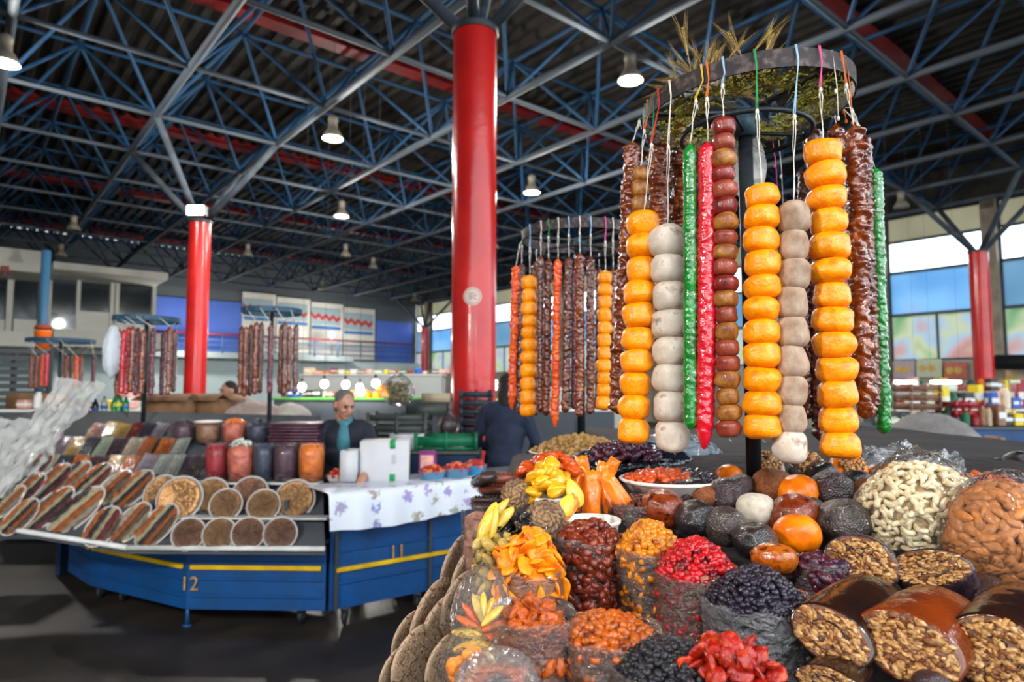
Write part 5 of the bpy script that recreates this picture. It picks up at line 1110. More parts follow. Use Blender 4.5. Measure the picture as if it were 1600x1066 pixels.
def stripemesh(cs,nm='packed_fruit'):
    g=MB(); W=len(cs)
    for i,c in enumerate(cs):
        x=-.8+1.6*(i+.5)/W; hw=math.sqrt(max(.05,1-x*x))*.92
        for k in range(5):
            y=-hw+2*hw*(k+.5)/5; g.ell((x+random.uniform(-.03,.03),y,.16+random.uniform(0,.08)),(.92/W,hw/3.6,.16),8,5,Matrix.Rotation(random.uniform(-.25,.25),3,'Z'),mi=i)
    return g.mesh(nm,[cols[c] for c in cs])
g=MB(); g.lathe([(.86,-.08),(.98,.08),(1.03,.1),(1.03,.13),(.97,.12),(.84,-.04)],28,cap0=True,cap1=True); TRM=g.mesh('tray_shell',m_tubw)
g=MB(); g.lathe([(1.02,.12),(.96,.36),(.7,.5),(.3,.54),(.01,.55)],28,cap0=False); WPM=g.mesh('clear_wrap',m_pw)
STR=[stripemesh(c) for c in (('orange','cream','dark','orange','brown'),('brown','orange','cream','dark','red'),('dark','cream','orange','beige'),('orange','dark','cream','red','brown'),('beige','orange','brown','cream'))]
SP=[(32,808,21,30,.5,'front row, far left'),(77,796,22,40,.6,'front row, second from the left'),(120,799,26,44,.65,'front row, widest'),(161,823,25,31,.3,'front row, lying flat with clear sides'),(205,818,22,34,.5,'front row, left of the last'),(246,822,24,36,.5,'front row, last before the nut discs'),
    (83,752,20,30,.5,'second row above the second pack'),(113,747,19,30,.6,'second row, third'),(145,752,20,32,.6,'second row, fourth'),(176,763,19,32,.6,'second row, fifth'),(208,765,22,34,.6,'second row, rightmost with red fruit'),(45,765,18,28,.5,'second row, second from the left'),(11,786,18,30,.5,'second row, leftmost'),(60,730,16,24,.5,'back row, small one')]
for i,(x,y,a,b,rz,lb) in enumerate(SP):
    c=D12(x,y,.06); s=c.y/F; t=thing('striped_fruit_pack','oval clear pack of striped dried fruit, '+lb,'fruit pack',c,rot=Euler((1.0,0,0)).to_matrix().to_euler())
    R_=Matrix.Rotation(1.02,3,'X')@Matrix.Rotation(-rz,3,'Z'); t.rotation_euler=R_.to_euler(); S3=(a*s,b*s*1.05,.06)
    inst('tray_shell',TRM,t,sc=S3); inst('packed_fruit',STR[i%5],t,sc=(S3[0],S3[1],.06),rot=(0,0,0)); inst('clear_wrap',WPM,t,sc=S3)
m_nd=mat('nut_disc_brown','cc925c',.55,col2='94602f',scale=9,bump=.35,bscale=16,detail=5,lo=.35,hi=.65,col3='daa870',vary=.12,coat=.2)
m_nd2=mat('nut_disc_dark','c48e6c',.55,col2='905c44',scale=9,bump=.35,bscale=16,detail=5,lo=.35,hi=.65,vary=.12,coat=.2)
def ndisc(m,seed):
    r=random.Random(seed); g=MB(); 
    for q in range(4):
        a0=q*math.pi/2+.05; pts=[(0,0)]+[(math.cos(a0+k*(math.pi/2-.1)/6),math.sin(a0+k*(math.pi/2-.1)/6)) for k in range(7)]
        z=.1+.04*r.random(); g.rings([[(x*.93,y*.93,0) for x,y in pts],[(x*.95,y*.95,z) for x,y in pts],[(x*.88+.02,y*.88,z+.04) for x,y in pts]])
    return g.mesh('nut_wedges',m)
NDM=[ndisc(m_nd,1),ndisc(m_nd2,2)]
def seeds2(m,s): 
    r=random.Random(s); pts=[(q*math.cos(a),q*math.sin(a),.17) for a,q in ((r.uniform(0,6.28),math.sqrt(r.random())*.88) for k in range(230))]; return cluster('seeds',pts,.05,(1.3,.9,.5),m)
SD2=[seeds2(m_nd,3),seeds2(m_nd2,4)]
NL=[(254,772,29,0,'upper row, first, partly hidden'),(281,780,35,0,'upper row, largest, with pale wedge'),(330,774,27,0,'upper row, behind the small third one'),(353,789,25,0,'upper row, small one in front'),(391,773,28,1,'upper row, reddish one behind'),(412,790,25,0,'upper row, small front one on the right'),(461,780,30,0,'upper row, rightmost large one'),
    (295,835,25,1,'lower row, leftmost reddish'),(343,835,25,0,'lower row, second with green wedge'),(388,834,25,1,'lower row, third'),(438,834,25,1,'lower row, rightmost')]
for i,(x,y,r,k,lb) in enumerate(NL):
    c=D12(x,y,.07+(.02 if i in (3,5,1) else 0)); s=c.y/F; t=thing('nut_disc_pack','round clear pack of chopped nut sweets, '+lb,'nut pack',c,rot=(1.2,0,.02*i)); R=r*s
    inst('tray_shell',TRM,t,sc=(R,R,.05)); ow=inst('nut_wedges',NDM[k],t,sc=(R*.95,R*.95,R*1.0),rot=(0,0,i*.7)); o=inst('seeds',SD2[k],ow); o['kind']='stuff'; inst('clear_wrap',WPM,t,sc=(R,R,.05))
# small rectangular packs in rows
g=MB(); g.bbox((0,0,0),(2,2,.5),.2); PKB={k:None for k in cols}
def pkmesh(key):
    g=MB()
    for i in range(4):
        for j in range(3): g.ell((-.7+.47*i,-.6+.6*j,.1+random.uniform(-.03,.05)),(.3,.36,.2),7,5,Matrix.Rotation(random.uniform(-.4,.4),3,'Z'))
    g.box((0,0,-.02),(1.86,1.86,.2)); return g.mesh('packed_fruit',cols[key])
g=MB(); g.rings([[(-.92,-.92,-.14),(.92,-.92,-.14),(.92,.92,-.14),(-.92,.92,-.14)],[(-1,-1,.12),(1,-1,.12),(1,1,.12),(-1,1,.12)],[(-.96,-.96,.34),(.96,-.96,.34),(.96,.96,.34),(-.96,.96,.34)]]); PKW=g.mesh('clear_wrap',m_pw)
ROWS=[(672,'top row',[(150,'pink'),(172,'yellow'),(190,'yellow'),(210,'red'),(228,'navy'),(248,'lilac')],12.5,13),(699,'third row',[(78,'lilac'),(96,'lilac'),(116,'yellow'),(138,'navy'),(160,'green'),(184,'plum'),(207,'beige'),(228,'orange'),(257,'orange'),(281,'white')],13.5,17),
      (728,'fourth row',[(48,'brown'),(72,'cream'),(96,'navy'),(122,'orange'),(150,'plum'),(176,'yellow'),(202,'orange'),(228,'lilac'),(253,'white'),(272,'white'),(305,'plum'),(322,'lilac')],14.5,18)]
names={'pink':'pink','yellow':'yellow','red':'dark red','navy':'navy blue','lilac':'greyish lilac','green':'pale green','plum':'dark plum','beige':'beige','orange':'orange','white':'whitish','cream':'cream','brown':'brown'}
for (y,rl,items,hw,hh) in ROWS:
    seen={}
    for i,(x,k) in enumerate(items):
        c=D12(x,y+random.uniform(-2,2),.05); s=c.y/F; seen[k]=seen.get(k,0)+1; tot=sum(1 for q in items if q[1]==k)
        lb=f'{names[k]} fruit pack in the {rl} of the left stall'+('' if tot==1 else (', left one' if seen[k]==1 else (', right one' if seen[k]==tot else ', middle one')))
        t=thing('fruit_pack',lb,'fruit pack',c,rot=(.95,random.uniform(-.1,.1),-.25)); inst('packed_fruit',pkmesh(k),t,sc=(hw*s,hh*s*1.1,.05)); inst('clear_wrap',PKW,t,sc=(hw*s,hh*s*1.1,.05))
# bags and tubs
def filled_tub(x,y,w,h,key,lab,heap=None,name='fruit_tub',wrap=False,dz=0,lid=False):
    c=D12(x,y+h/2,dz); s=c.y/F; R=w/2*s; H_=h*s; t=thing(name,lab,'tub' if not wrap else 'bag',c)
    g=MB(); n=24; fn=(lambda a,z,r:r*(1+.05*nz3((math.cos(a)*2,math.sin(a)*2,z*25),x))) if wrap else None
    g.lathe([(R*.86,0),(R*.93,H_*.3),(R*.97,H_*.7),(R*.9,H_*.88),(R*.5,H_*.95),(.001,H_*.97)],n,fn=fn); inst('packed_fruit',g.mesh('packed_fruit',cols[key]),t)
    g=MB(); g.lathe([(R*.9,0),(R*.99,H_*.5),(R*1.04,H_*.9),(R*(.9 if wrap else 1.08),H_*1.02)],n,cap1=False,fn=fn); inst('bag_film' if wrap else 'tub_wall',g.mesh('film',m_pw),t)
    rr=random.Random(x); pts=[(R*.8*q*math.cos(a),R*.8*q*math.sin(a),H_*(.93+(.18 if heap else .02)*(1-q*q))) for a,q in ((rr.uniform(0,6.28),math.sqrt(rr.random())) for k in range(60))]
    if not lid: o=inst('fruit_heap',cluster('fruit_heap',pts,.013,(1.2,.9,.6),cols[heap or key]),t); o['kind']='stuff'
    else: g=MB(); g.lathe([(R*1.08,H_*.98),(R*1.08,H_*1.06),(R*.9,H_*1.08)],n); inst('lid',g.mesh('lid',m_tubw),t)
filled_tub(287,676,36,30,'plum','tub of dark plums in the back row, left of the lidded tub','dark')
filled_tub(325,676,37,32,'brown','brown filled tub with white lid in the back row',lid=True)
filled_tub(366,675,37,32,'salmon','tub heaped with orange apricots in the back row','orange')
filled_tub(404,676,38,32,'navy','tub of blue black raisins beside the fruit leather stack','navy')
for (x,w,k,lb) in ((338,35,'red','upright bag of dark red fruit, leftmost of the bag row'),(376,42,'salmon','upright bag of salmon coloured fruit in the bag row'),(412,34,'navy','upright bag of blue black raisins in the bag row'),(446,38,'plum','upright bag of purple fruit beside the orange bag'),(486,40,'orange','bright orange bag of dried fruit at the right end of the bag row')):
    filled_tub(x,722,w,56,k,lb,name='upright_fruit_bag',wrap=True,dz=.03,heap='white' if k=='salmon' else None)
c=D12(467,693,.02); s=c.y/F; t=thing('fruit_leather_stack','stack of dark maroon fruit leather sheets behind the orange bag','fruit leather',c)
for k in range(7):
    g=MB(); g.bbox((random.uniform(-.01,.01),0,.012+.024*k),(76*s,.3,.02),.006); inst('leather_sheet',g.mesh('leather_sheet',cols['plum']),t)
# bottles
def bottle(x,y,Y,h,col,cap,lab,label=None):
    p=P(x,y,Y); R=h*.16; t=thing('drink_bottle',lab,'bottle',p)
    g=MB(); g.lathe([(R*.8,0),(R,.02*h),(R,.25*h),(R*.9,.4*h),(R,.55*h),(R*.9,.72*h),(R*.4,.88*h),(R*.3,.93*h)],18); bb=inst('bottle_body',g.mesh('bottle_body',col),t)
    g=MB(); g.lathe([(R*.36,.92*h),(R*.36,h),(R*.3,1.005*h)],12); inst('cap',g.mesh('cap',cap),bb)
    g=MB(); g.lathe([(R*1.01,.42*h),(R*1.03,.43*h),(R*1.03,.56*h),(R*1.01,.57*h)],18); inst('bottle_label',g.mesh('bottle_label',label or cap),bb)
m_cola=mat('cola_dark','120808',.1,coat=1); m_sg=mat('soda_green','0c8a3c',.1,col2='0a6a2c',scale=20,coat=1,trans=.2); m_clr=mat('water_clear','9aa8ac',.1,coat=1); m_cr=mat('cap_red','b81a1c',.4); m_cb=mat('cap_blue','2a5ab0',.4); m_cw=mat('cap_white','d8d8d4',.4); m_cyl=mat('cap_yellow','d8c020',.4)
for (x,y,h,col,cap,lab) in ((122,655,.22,m_cola,m_cw,'dark cola bottle with white cap, leftmost'),(134,652,.2,m_cola,m_cr,'dark bottle with red cap beside the leftmost one'),(148,656,.2,m_cola,m_cb,'dark bottle with blue cap'),(162,652,.2,m_clr,m_cb,'clear bottle with blue cap left of the green ones'),(178,651,.19,m_sg,m_sg,'green bottle with green cap'),(185,650,.22,m_sg,m_cyl,'tallest green bottle with yellow cap'),(196,651,.19,m_sg,m_cb,'green bottle with blue cap on the right')):
    bottle(x,y,5.75,h*.9,col,cap,lab)
sh=thing('back_shelf','pale shelf board carrying bottles behind the fruit packs','shelf',P(200,668,5.85)); 
a_,b_=P(105,657,5.8),P(420,650,5.9); g=MB(); g.box((a_+b_)/2+Vector((0,.12,-.012)),((b_-a_).length,.45,.03),math.atan2(b_.y-a_.y,b_.x-a_.x)); g.build('board',m_wp,sh)
for e in (a_,b_): g=MB(); g.box((e.x,e.y+.12,e.z/2-.01),(.04,.3,e.z-.03)); g.build('upright',m_in,sh)
# packages, cardboard and tarps behind
m_card=mat('cardboard','8a6648',.8,col2='76563c',scale=6); m_tarp=mat('pinkish_tarp','a8968e',.7,col2='8e7c76',scale=4,bump=.6,bscale=9)
def opencarton(x,y,Y,w,h,d,lab,m=m_card,rz=0,flaps=True,name='cardboard_box'):
    p=P(x,y,Y); s=Y/F; W,H_=w*s,h*s; t=thing(name,lab,'box',p,rot=(0,0,rz)); th=.006
    for cx,cy,sx,sy in ((0,-d/2,W,th),(0,d/2,W,th),(-W/2,0,th,d),(W/2,0,th,d)):
        g=MB(); g.box((cx,cy,H_/2),(sx,sy,H_)); inst('box_side',g.mesh('box_side',m),t)
    g=MB(); g.box((0,0,.004),(W,d,th)); inst('box_bottom',g.mesh('box_bottom',m),t)
    if flaps:
        for sg in (-1,1):
            g=MB(); g.box((0,sg*(d/2+.05),H_+.02),(W,.12,th),R=Matrix.Rotation(-sg*.5,3,'X')); inst('flap',g.mesh('flap',m),t)
            g=MB(); g.box((sg*(W/2+.05),0,H_+.02),(.12,d,th),R=Matrix.Rotation(sg*.5,3,'Y')); inst('flap',g.mesh('flap',m),t)
    return t
opencarton(272,650,6.2,70,26,.35,'open brown cardboard box behind the bottles',rz=.1); opencarton(335,648,6.3,56,24,.3,'second open cardboard box, right of the first',rz=-.15)
def mound(name,lab,cat,x,y,Y,w,h,d,m,seed):
    c=P(x,y,Y); s=Y/F; me=sack(name,'',c,(w*s/2,d,h*s/2),None,m,seed=seed); o=inst(name,me,None,c); return tag(o,lab,cat)
mound('tarp_bundle','pinkish grey tarpaulin bundle behind the lidded tub','tarpaulin',395,652,6.4,110,44,.3,m_tarp,3)
mound('tarp_bundle','small pale tarpaulin heap left of the man','tarpaulin',452,650,6.5,60,34,.25,mat('pale_tarp','a49e94',.7,bump=.5,bscale=10),7)
m_sheet=film('dusty_sheet','ecece8',.62,.2,.25,.5,5,stretch=(3,1,1))
sheet('plastic_cover','big dusty plastic sheet folded back over the left end of the stall',[P(-40,800,4.6),P(60,740,4.8),P(165,600,5.6),P(90,590,5.5)],m_sheet,4,.03,34)
sheet('plastic_cover','lower fold of the dusty plastic sheet at the left edge',[P(-60,830,4.5),P(20,770,4.6),P(100,650,5.3),P(-40,660,5.0)],m_sheet,9,.03,34)
# --- goods on stall 11
m_bxw=mat('white_carton','c4c4c6',.6,col2='b8b8bc',scale=4); m_gt=mat('green_tape','0e8a4c',.5); m_txt=mat('print_grey','8a8a8e',.7)
c=G(600,752,.925); c.y+=.0; t=thing('white_carton','large white carton with green tape on the flowered cloth','box',c,rot=(0,0,.12)); W,Dp,Hh=.355,.3,.29
g=MB(); g.bbox((0,Dp/2,Hh/2),(W,Dp,Hh),.003); cb=inst('carton_body',g.mesh('carton_body',m_bxw),t)
for z0,z1 in ((Hh-.055,Hh+.002),(-.0,.05)): g=MB(); g.box((.06,-.002,(z0+z1)/2),(.04,.004,z1-z0)); inst('tape',g.mesh('tape',m_gt),cb)
g=MB(); g.box((.06,Dp/2,Hh+.001),(.04,Dp,.003)); inst('tape',g.mesh('tape',m_gt),cb)
g=MB()
for k in range(5): g.box((.07,-.002,.13+.014*k),(.03+.008*(k%2),.002,.004))
inst('printed_lines',g.mesh('printed_lines',m_txt),cb)
def crate(x,y,Y,w,h,d,lab,m,slots=3,rz=0,name='plastic_crate',cat='crate'):
    p=P(x,y,Y); s=Y/F; W,H_=w*s,h*s; t=thing(name,lab,cat,p,rot=(0,0,rz)); th=.012
    for k in range(slots):
        z=H_*(k+.5)/slots; hh=H_/slots*.55
        for cx,cy,sx,sy in ((0,-d/2,W,th),(0,d/2,W,th),(-W/2,0,th,d),(W/2,0,th,d)):
            g=MB(); g.box((cx,cy,z),(sx,sy,hh)); inst('slat',g.mesh('slat',m),t)
    for sx in (-1,1):
        for sy in (-1,1): g=MB(); g.box((sx*W/2,sy*d/2,H_/2),(.03,.03,H_)); inst('corner_post',g.mesh('corner_post',m),t)
    g=MB(); g.box((0,-d/2,H_/2),(.03,th*1.5,H_)); inst('middle_post',g.mesh('middle_post',m),t)
    g=MB(); g.box((0,0,.01),(W,d,.015)); inst('crate_floor',g.mesh('crate_floor',m),t); return t
m_crg=mat('crate_grey','3a403c',.5); m_crd=mat('crate_slate','2e3640',.5); m_crgr=mat('crate_green','0e6a48',.5,col2='0c5a3c',scale=5); m_purp=mat('box_purple','7a2a6e',.5)
opencarton(637,703,5.98,48,25,.25,'small white carton with grey print behind the taped one',m_bxw,flaps=False,name='small_white_carton')
opencarton(548,750,4.87,22,46,.2,'plain white box half hidden left of the taped carton',m_bxw,flaps=False,name='small_white_carton')
counter(600,744,704.5,5.76,1.1,'dark back table carrying the crates behind stall 11',m_in,m_crg)
crate(625,694,6.25,86,50,.4,'dark grey plastic crate of strawberries behind the man',m_crg,3)
st_m=mat('strawberry_red','b4101a',.35,col2='8a0c14',scale=40,coat=.5,bump=.3,bscale=120)
def berries(x,y,Y,rx,ry,h,n,lab,sz=.016):
    c=P(x,y,Y); me=cluster('strawberry_heap',domepts(rx,h,n,ry,sz=sz),sz,(1,.85,.8),[st_m,st_m,cols['orange']],True,.15); 
    return me,c
def bowl(x,y,Y,w,lab,colm,hgt=.09,n=90):
    c=P(x,y,Y); R=w/2*Y/F; t=thing('fruit_bowl',lab,'bowl',c); g=MB(); g.lathe([(R*.7,0),(R*.8,.01),(R,hgt),(R*1.03,hgt+.003),(R*.97,hgt),(R*.75,.015)],24); inst('bowl_wall',g.mesh('bowl_wall',colm),t)
    me=cluster('strawberry_heap',domepts(R*.9,.04,n,sz=.014),.0165,(1,.85,.8),[st_m,st_m,st_m,cols['orange']],True,.15); o=inst('strawberry_heap',me,t,(0,0,hgt-.01)); o['kind']='stuff'
    g=MB(); g.ell((0,0,hgt-.02),(R*.9,R*.9,.03),16,6); inst('packed_fruit',g.mesh('packed_fruit',st_m),t)
m_bb=mat('bowl_blue','5a86a4',.45); m_bb2=mat('bowl_cyan','2f86b0',.45)
bowl(675,755,5.0,42,'blue bowl of strawberries next to the white carton',m_bb); bowl(712,750,5.1,42,'middle blue bowl of strawberries',m_bb); bowl(742,745,5.25,36,'brighter blue bowl of strawberries, furthest right',m_bb2); bowl(526,752,4.95,34,'small white dish of strawberries at the corner of stall 11',m_tubw,.05,50)
crate(700,700,6.0,90,26,.4,'low green crate behind the strawberry bowls',m_crgr,1)
g=MB(); c=P(667,738,5.15); g.bbox(c+Vector((0,.05,.08)),(.13,.1,.16),.004,mi=0); g.box(c+Vector((0,-.002,.08)),(.10,.004,.1),mi=1); o=g.build('purple_box',[m_purp,cols['pink']],origin=c); tag(o,'small purple box with pink front between carton and bowls','box')
for k in range(5): crate(743,676-13.5*k,6.7,46,12.5,.32,('lowest','second','third','fourth','topmost')[k]+' slate grey crate of the stack in front of the thick column',m_crd,1,rz=.1)
opencarton(683,628,6.6,42,13,.3,'shallow pale wooden tray on the pile left of the thick column',mat('pale_wood','a8967c',.7),flaps=False,name='wooden_tray')
mound('clear_bag','clear bag of dark goods left of the slate crates','bag',700,664,6.4,36,44,.13,m_pw,4); g=MB(); c=P(700,666,6.4); g.ell(c,(.09,.09,.11),14,9,jit=.05); o=g.build('dark_goods',cols['dark'],origin=c,smooth=True); tag(o,'dark goods inside the clear bag left of the slate crates','goods')
mound('herb_bag','clear bag of dried herbs on top of the grey crate','bag',622,612,6.1,52,46,.16,m_pw,5); c=P(622,614,6.1); me=cluster('dried_herbs',[(rng.uniform(-.09,.09),rng.uniform(-.08,.08),rng.uniform(-.08,.09)) for k in range(160)],.022,(1.6,.5,.4),[mat('herb_green','5c5a3c',.9),mat('herb_tan','8a7a54',.9)]); o=inst('dried_herbs',me,None,c); tag(o,'tangle of dried herbs inside the bag on the grey crate','herbs',kind='stuff')
opencarton(668,650,6.5,60,20,.3,'dark tray under the pale wooden tray',m_crg,flaps=False,name='dark_tray')
# ================================================================ PEOPLE
m_skin=mat('skin','b0806a',.5,col2='a0705c',scale=20,sss=.1); m_hairg=mat('hair_grey','4a4644',.85,col2='6a6662',scale=200,bump=.5,bscale=400); m_haird=mat('hair_dark','1e1a18',.8); m_eye=mat('eye_dark','1a1412',.3); m_jack=mat('jacket_navy','0e121c',.75,col2='181e2a',scale=8,bump=.2,bscale=20); m_shirt=mat('shirt_teal','2f6470',.7,col2='3a7280',scale=40); m_trou=mat('trousers_dark','16181e',.8); m_shoe=mat('shoe_black','0c0c0e',.5)
def blob(name,prims,m,parent,vox=.012,smooth=4):
    """closed capsules and ellipsoids fused into one continuous surface"""
    g=MB()
    for pr in prims:
        if pr[0]=='c':
            _,p,q,r1,r2=pr; p,q=Vector(p),Vector(q); N=6; d=(q-p); pts=[];rr=[]
            L=d.length; dn=d.normalized()
            for k in range(5): a=math.pi/2*k/4; pts.append(p-dn*r1*math.cos(a)); rr.append(max(.002,r1*math.sin(a)))
            for k in range(1,5): pts.append(p+d*k/4); rr.append(r1+(r2-r1)*k/4)
            for k in range(1,5): a=math.pi/2*k/4; pts.append(q+dn*r2*math.sin(a)); rr.append(max(.002,r2*math.cos(a)))
            g.tube(pts,rr,14)
        else:
            _,c,rad=pr[:3]; R_=pr[3] if len(pr)>3 else None; g.ell(c,rad,16,10,R_)
    me=g.mesh(name,m); o=bpy.data.objects.new('tmp',me); COL.objects.link(o); r=o.modifiers.new('r','REMESH'); r.mode='VOXEL'; r.voxel_size=vox; r.use_smooth_shade=True; s=o.modifiers.new('s','SMOOTH'); s.iterations=smooth; s.factor=.6
    bpy.context.view_layer.update(); me2=bpy.data.meshes.new_from_object(o.evaluated_get(bpy.context.evaluated_depsgraph_get())); bpy.data.objects.remove(o); me2.name=name; me2.materials.clear(); me2.materials.append(m); me2.polygons.foreach_set('use_smooth',[True]*len(me2.polygons))
    return inst(name,me2,parent)
def person(lab,loc,rz,scale,head_yaw,head_pitch,arms,hair=None,jacket=None,shirt=None,female=False,lean=.0,hair_long=False,vox=.010):
    """a standing figure 1.72 m tall, facing -y before it is turned"""
    t=thing('person',lab,'person',loc,rot=(0,0,rz)); t.scale=(scale,)*3; jacket=jacket or m_jack; hair=hair or m_hairg
    HR=Euler((head_pitch,0,head_yaw)).to_matrix(); hc=Vector((0,-.05-lean,1.575))
    def h(x,y,z): return hc+HR@Vector((x,y,z))
    body=[('c',h(0,.01,-.10),(0,-.01-lean*.7,1.42),.055,.062),('e',h(0,.012,.02),(.076,.095,.105),HR),('e',h(0,-.022,-.045),(.058,.068,.07),HR),('e',h(0,-.055,-.085),(.032,.03,.026),HR),
      ('c',h(0,-.088,.018),h(0,-.112,-.022),.010,.015),('e',h(0,-.083,.036),(.05,.016,.012),HR),('e',h(-.034,-.068,-.022),(.022,.02,.02),HR),('e',h(.034,-.068,-.022),(.022,.02,.02),HR),
      ('e',h(0,-.085,-.052),(.024,.013,.008),HR),('e',h(-.08,.012,-.005),(.012,.02,.032),HR),('e',h(.08,.012,-.005),(.012,.02,.032),HR),
      ('e',(0,-lean*.5,1.30),(.16,.095,.14)),('e',(0,-lean*.2,1.10),(.14,.09,.16)),('e',(0,0,.93),(.15,.10,.11))]
    jk=[('e',(0,-lean*.5,1.31),(.195,.125,.15)),('e',(0,-lean*.3,1.13),(.185,.13,.2)),('e',(0,0,.96),(.18,.135,.14)),('c',(-.13,-lean*.5,1.395),(.13,-lean*.5,1.395),.065,.065),('c',(0,.01-lean*.5,1.40),(0,.0-lean*.6,1.45),.085,.072)]
    for sx,(el,wr) in zip((-1,1),arms):
        sh_=Vector((sx*.175,-lean*.5,1.37)); el=Vector(el); wr=Vector(wr); 
        jk+= [('c',sh_,el,.066,.052),('c',el,wr,.052,.04)]; d=(wr-el).normalized(); body+= [('c',sh_,el,.045,.038),('c',el,wr+d*.02,.038,.026)]
        side=d.cross(Vector((0,0,1))).normalized(); palm=wr+d*.07; body.append(('c',wr+d*.03,palm+d*.01,.026,.032))
        for k in range(4):
            off=side*(-.027+.018*k); L=(.060,.074,.078,.068)[k]; b0=palm+d*.02+off; b1=b0+d*L*.55+Vector((0,0,-.008)); b2=b1+d*L*.3+Vector((0,0,-.028)); body+= [('c',b0,b1,.0095,.009),('c',b1,b2,.009,.0075)]
        th0=wr+d*.035+side*(-.026*sx*-1); body+= [('c',th0,th0+side*(.028*sx)+d*.035+Vector((0,0,-.012)),.012,.009)]
    for sx in (-1,1):
        body+= [('c',(sx*.09,0,.92),(sx*.1,-.01,.5),.078,.055),('c',(sx*.1,-.01,.5),(sx*.1,.01,.1),.052,.036),('c',(sx*.1,.01,.06),(sx*.1,-.13,.035),.035,.03)]
    blob('body',body,m_skin,t,vox*.72,2); blob('jacket',jk,jacket,t,vox)
    blob('trousers',[('e',(0,0,.94),(.165,.12,.12))]+[('c',(sx*.092,0,.9),(sx*.1,-.01,.5),.095,.072) for sx in (-1,1)]+[('c',(sx*.1,-.01,.5),(sx*.1,.01,.1),.07,.058) for sx in (-1,1)],m_trou,t,.014)
    for sx in (-1,1): blob('shoe',[('c',(sx*.1,.03,.045),(sx*.1,-.14,.04),.045,.04)],m_shoe,t,.012)
    if shirt: blob('shirt',[('e',(0,-.045-lean*.5,1.29),(.075,.1,.15)),('e',(0,-.045-lean*.3,1.12),(.06,.1,.14)),('c',(0,-.02-lean*.5,1.40),(0,-.02-lean*.6,1.45),.075,.068)],shirt,t,.01)
    hp=[('e',h(0,.028,.05),(.081,.092,.082),HR),('e',h(0,.06,-.02),(.074,.062,.08),HR)]
    if hair_long: hp+=[('e',h(0,.075,-.12),(.085,.05,.12),HR)]
    blob('hair',hp,hair,t,.008,2)
    for sx in (-1,1): g=MB(); g.ell(h(sx*.031,-.082,.016),(.012,.008,.006),10,6); inst('eye',g.mesh('eye',m_eye),t); 
    for sx in (-1,1): g=MB(); g.tube([h(sx*.015,-.099,.036),h(sx*.034,-.098,.042),h(sx*.05,-.086,.036)],.0045,6); inst('eyebrow',g.mesh('eyebrow',hair),t)
    g=MB(); g.tube([h(-.022,-.094,-.053),h(0,-.099,-.051),h(.022,-.094,-.053)],.003,6); inst('mouth',g.mesh('mouth',mat('lips','7c4438',.5)),t)
    return t
p=P(540,632,5.25)
person('grey haired man in navy jacket and teal shirt looking down behind the white carton',(p.x,p.y+.02,0),.12,.935,.55,.38,(((-.29,-.12,1.12),(-.05,-.34,1.04)),((.29,-.16,1.13),(.22,-.42,1.05))),shirt=m_shirt,lean=.05)
p=P(787,650,6.0)
person('person in black and navy coat seen from behind beside the thick red column',(p.x,p.y,0),2.9,1.02,.2,.5,(((-.28,-.06,1.1),(-.2,-.3,1.0)),((.28,-.06,1.1),(.2,-.3,1.0))),hair=m_haird,jacket=mat('coat_navy','141a2a',.8,col2='1e2840',scale=6),lean=.1,hair_long=True,vox=.014)
p=P(362,580,8.7)
person('dark haired person in black far behind the cardboard boxes',(p.x,p.y,0),-.3,1.0,-.5,.2,(((-.28,-.06,1.1),(-.2,-.2,.9)),((.28,-.06,1.1),(.2,-.2,.9))),hair=m_haird,vox=.016)
# ================================================================ FAR GOODS
PAL=[cols['red'],cols['orange'],m_cw,m_cyl,m_cb,cols['brown'],cols['green'],m_crg,cols['pink'],cols['beige'],m_crgr]
counter(428,700,622,9.0,.9,'long pale counter with green front far behind the man',m_greyc,mat('counter_lime','4f9a3c',.5)); goods(430,560,621,9.0,1,PAL,'small blurred package on the far lime green counter','goods on the far lime counter',hmax=14)
for i,(x,y,r) in enumerate(((572,617,9),(588,618,8),(603,616,9),(596,607,8))): 
    c=P(x,y,9.2); o=inst('melon',FR['p'][i%4],None,c,(0,0,i),r*9.2/F); tag(o,('left yellow melon','middle yellow melon','right yellow melon','top yellow melon')[i]+' on the far lime counter','melon')
counter(470,690,585,17,1.0,'pale counter along the far wall behind the columns',m_whc,m_wp)
goods(470,690,584,17,1,PAL,'tiny package on the counter by the far wall','goods by the far wall',hmin=4,hmax=10)
for i,(x,y) in enumerate(((472,605),(507,600),(540,601),(562,606),(587,599),(772,606),(773,598))):
    p=P(x,y,8.8 if i<5 else 12); t=thing('bare_bulb','glaring bare bulb, '+('leftmost of the row behind the man','second of the row behind the man','just left of the herbs','small one over the man\'s shoulder','next to the herb bag','lower one right of the thick column','upper one right of the thick column')[i],'lamp',p)
    g=MB(); g.ell((0,0,0),(.05,.05,.055),12,8); inst('bulb',g.mesh('bulb',mat('bulb_glow','fffdf4',.5,emit=25)),t); g=MB(); g.lathe([(.02,.05),(.024,.11),(.006,.12)],10); g.tube([(0,0,.11),(0,0,10-p.z)],.002,4); inst('lamp_socket',g.mesh('lamp_socket',m_darkst),t)
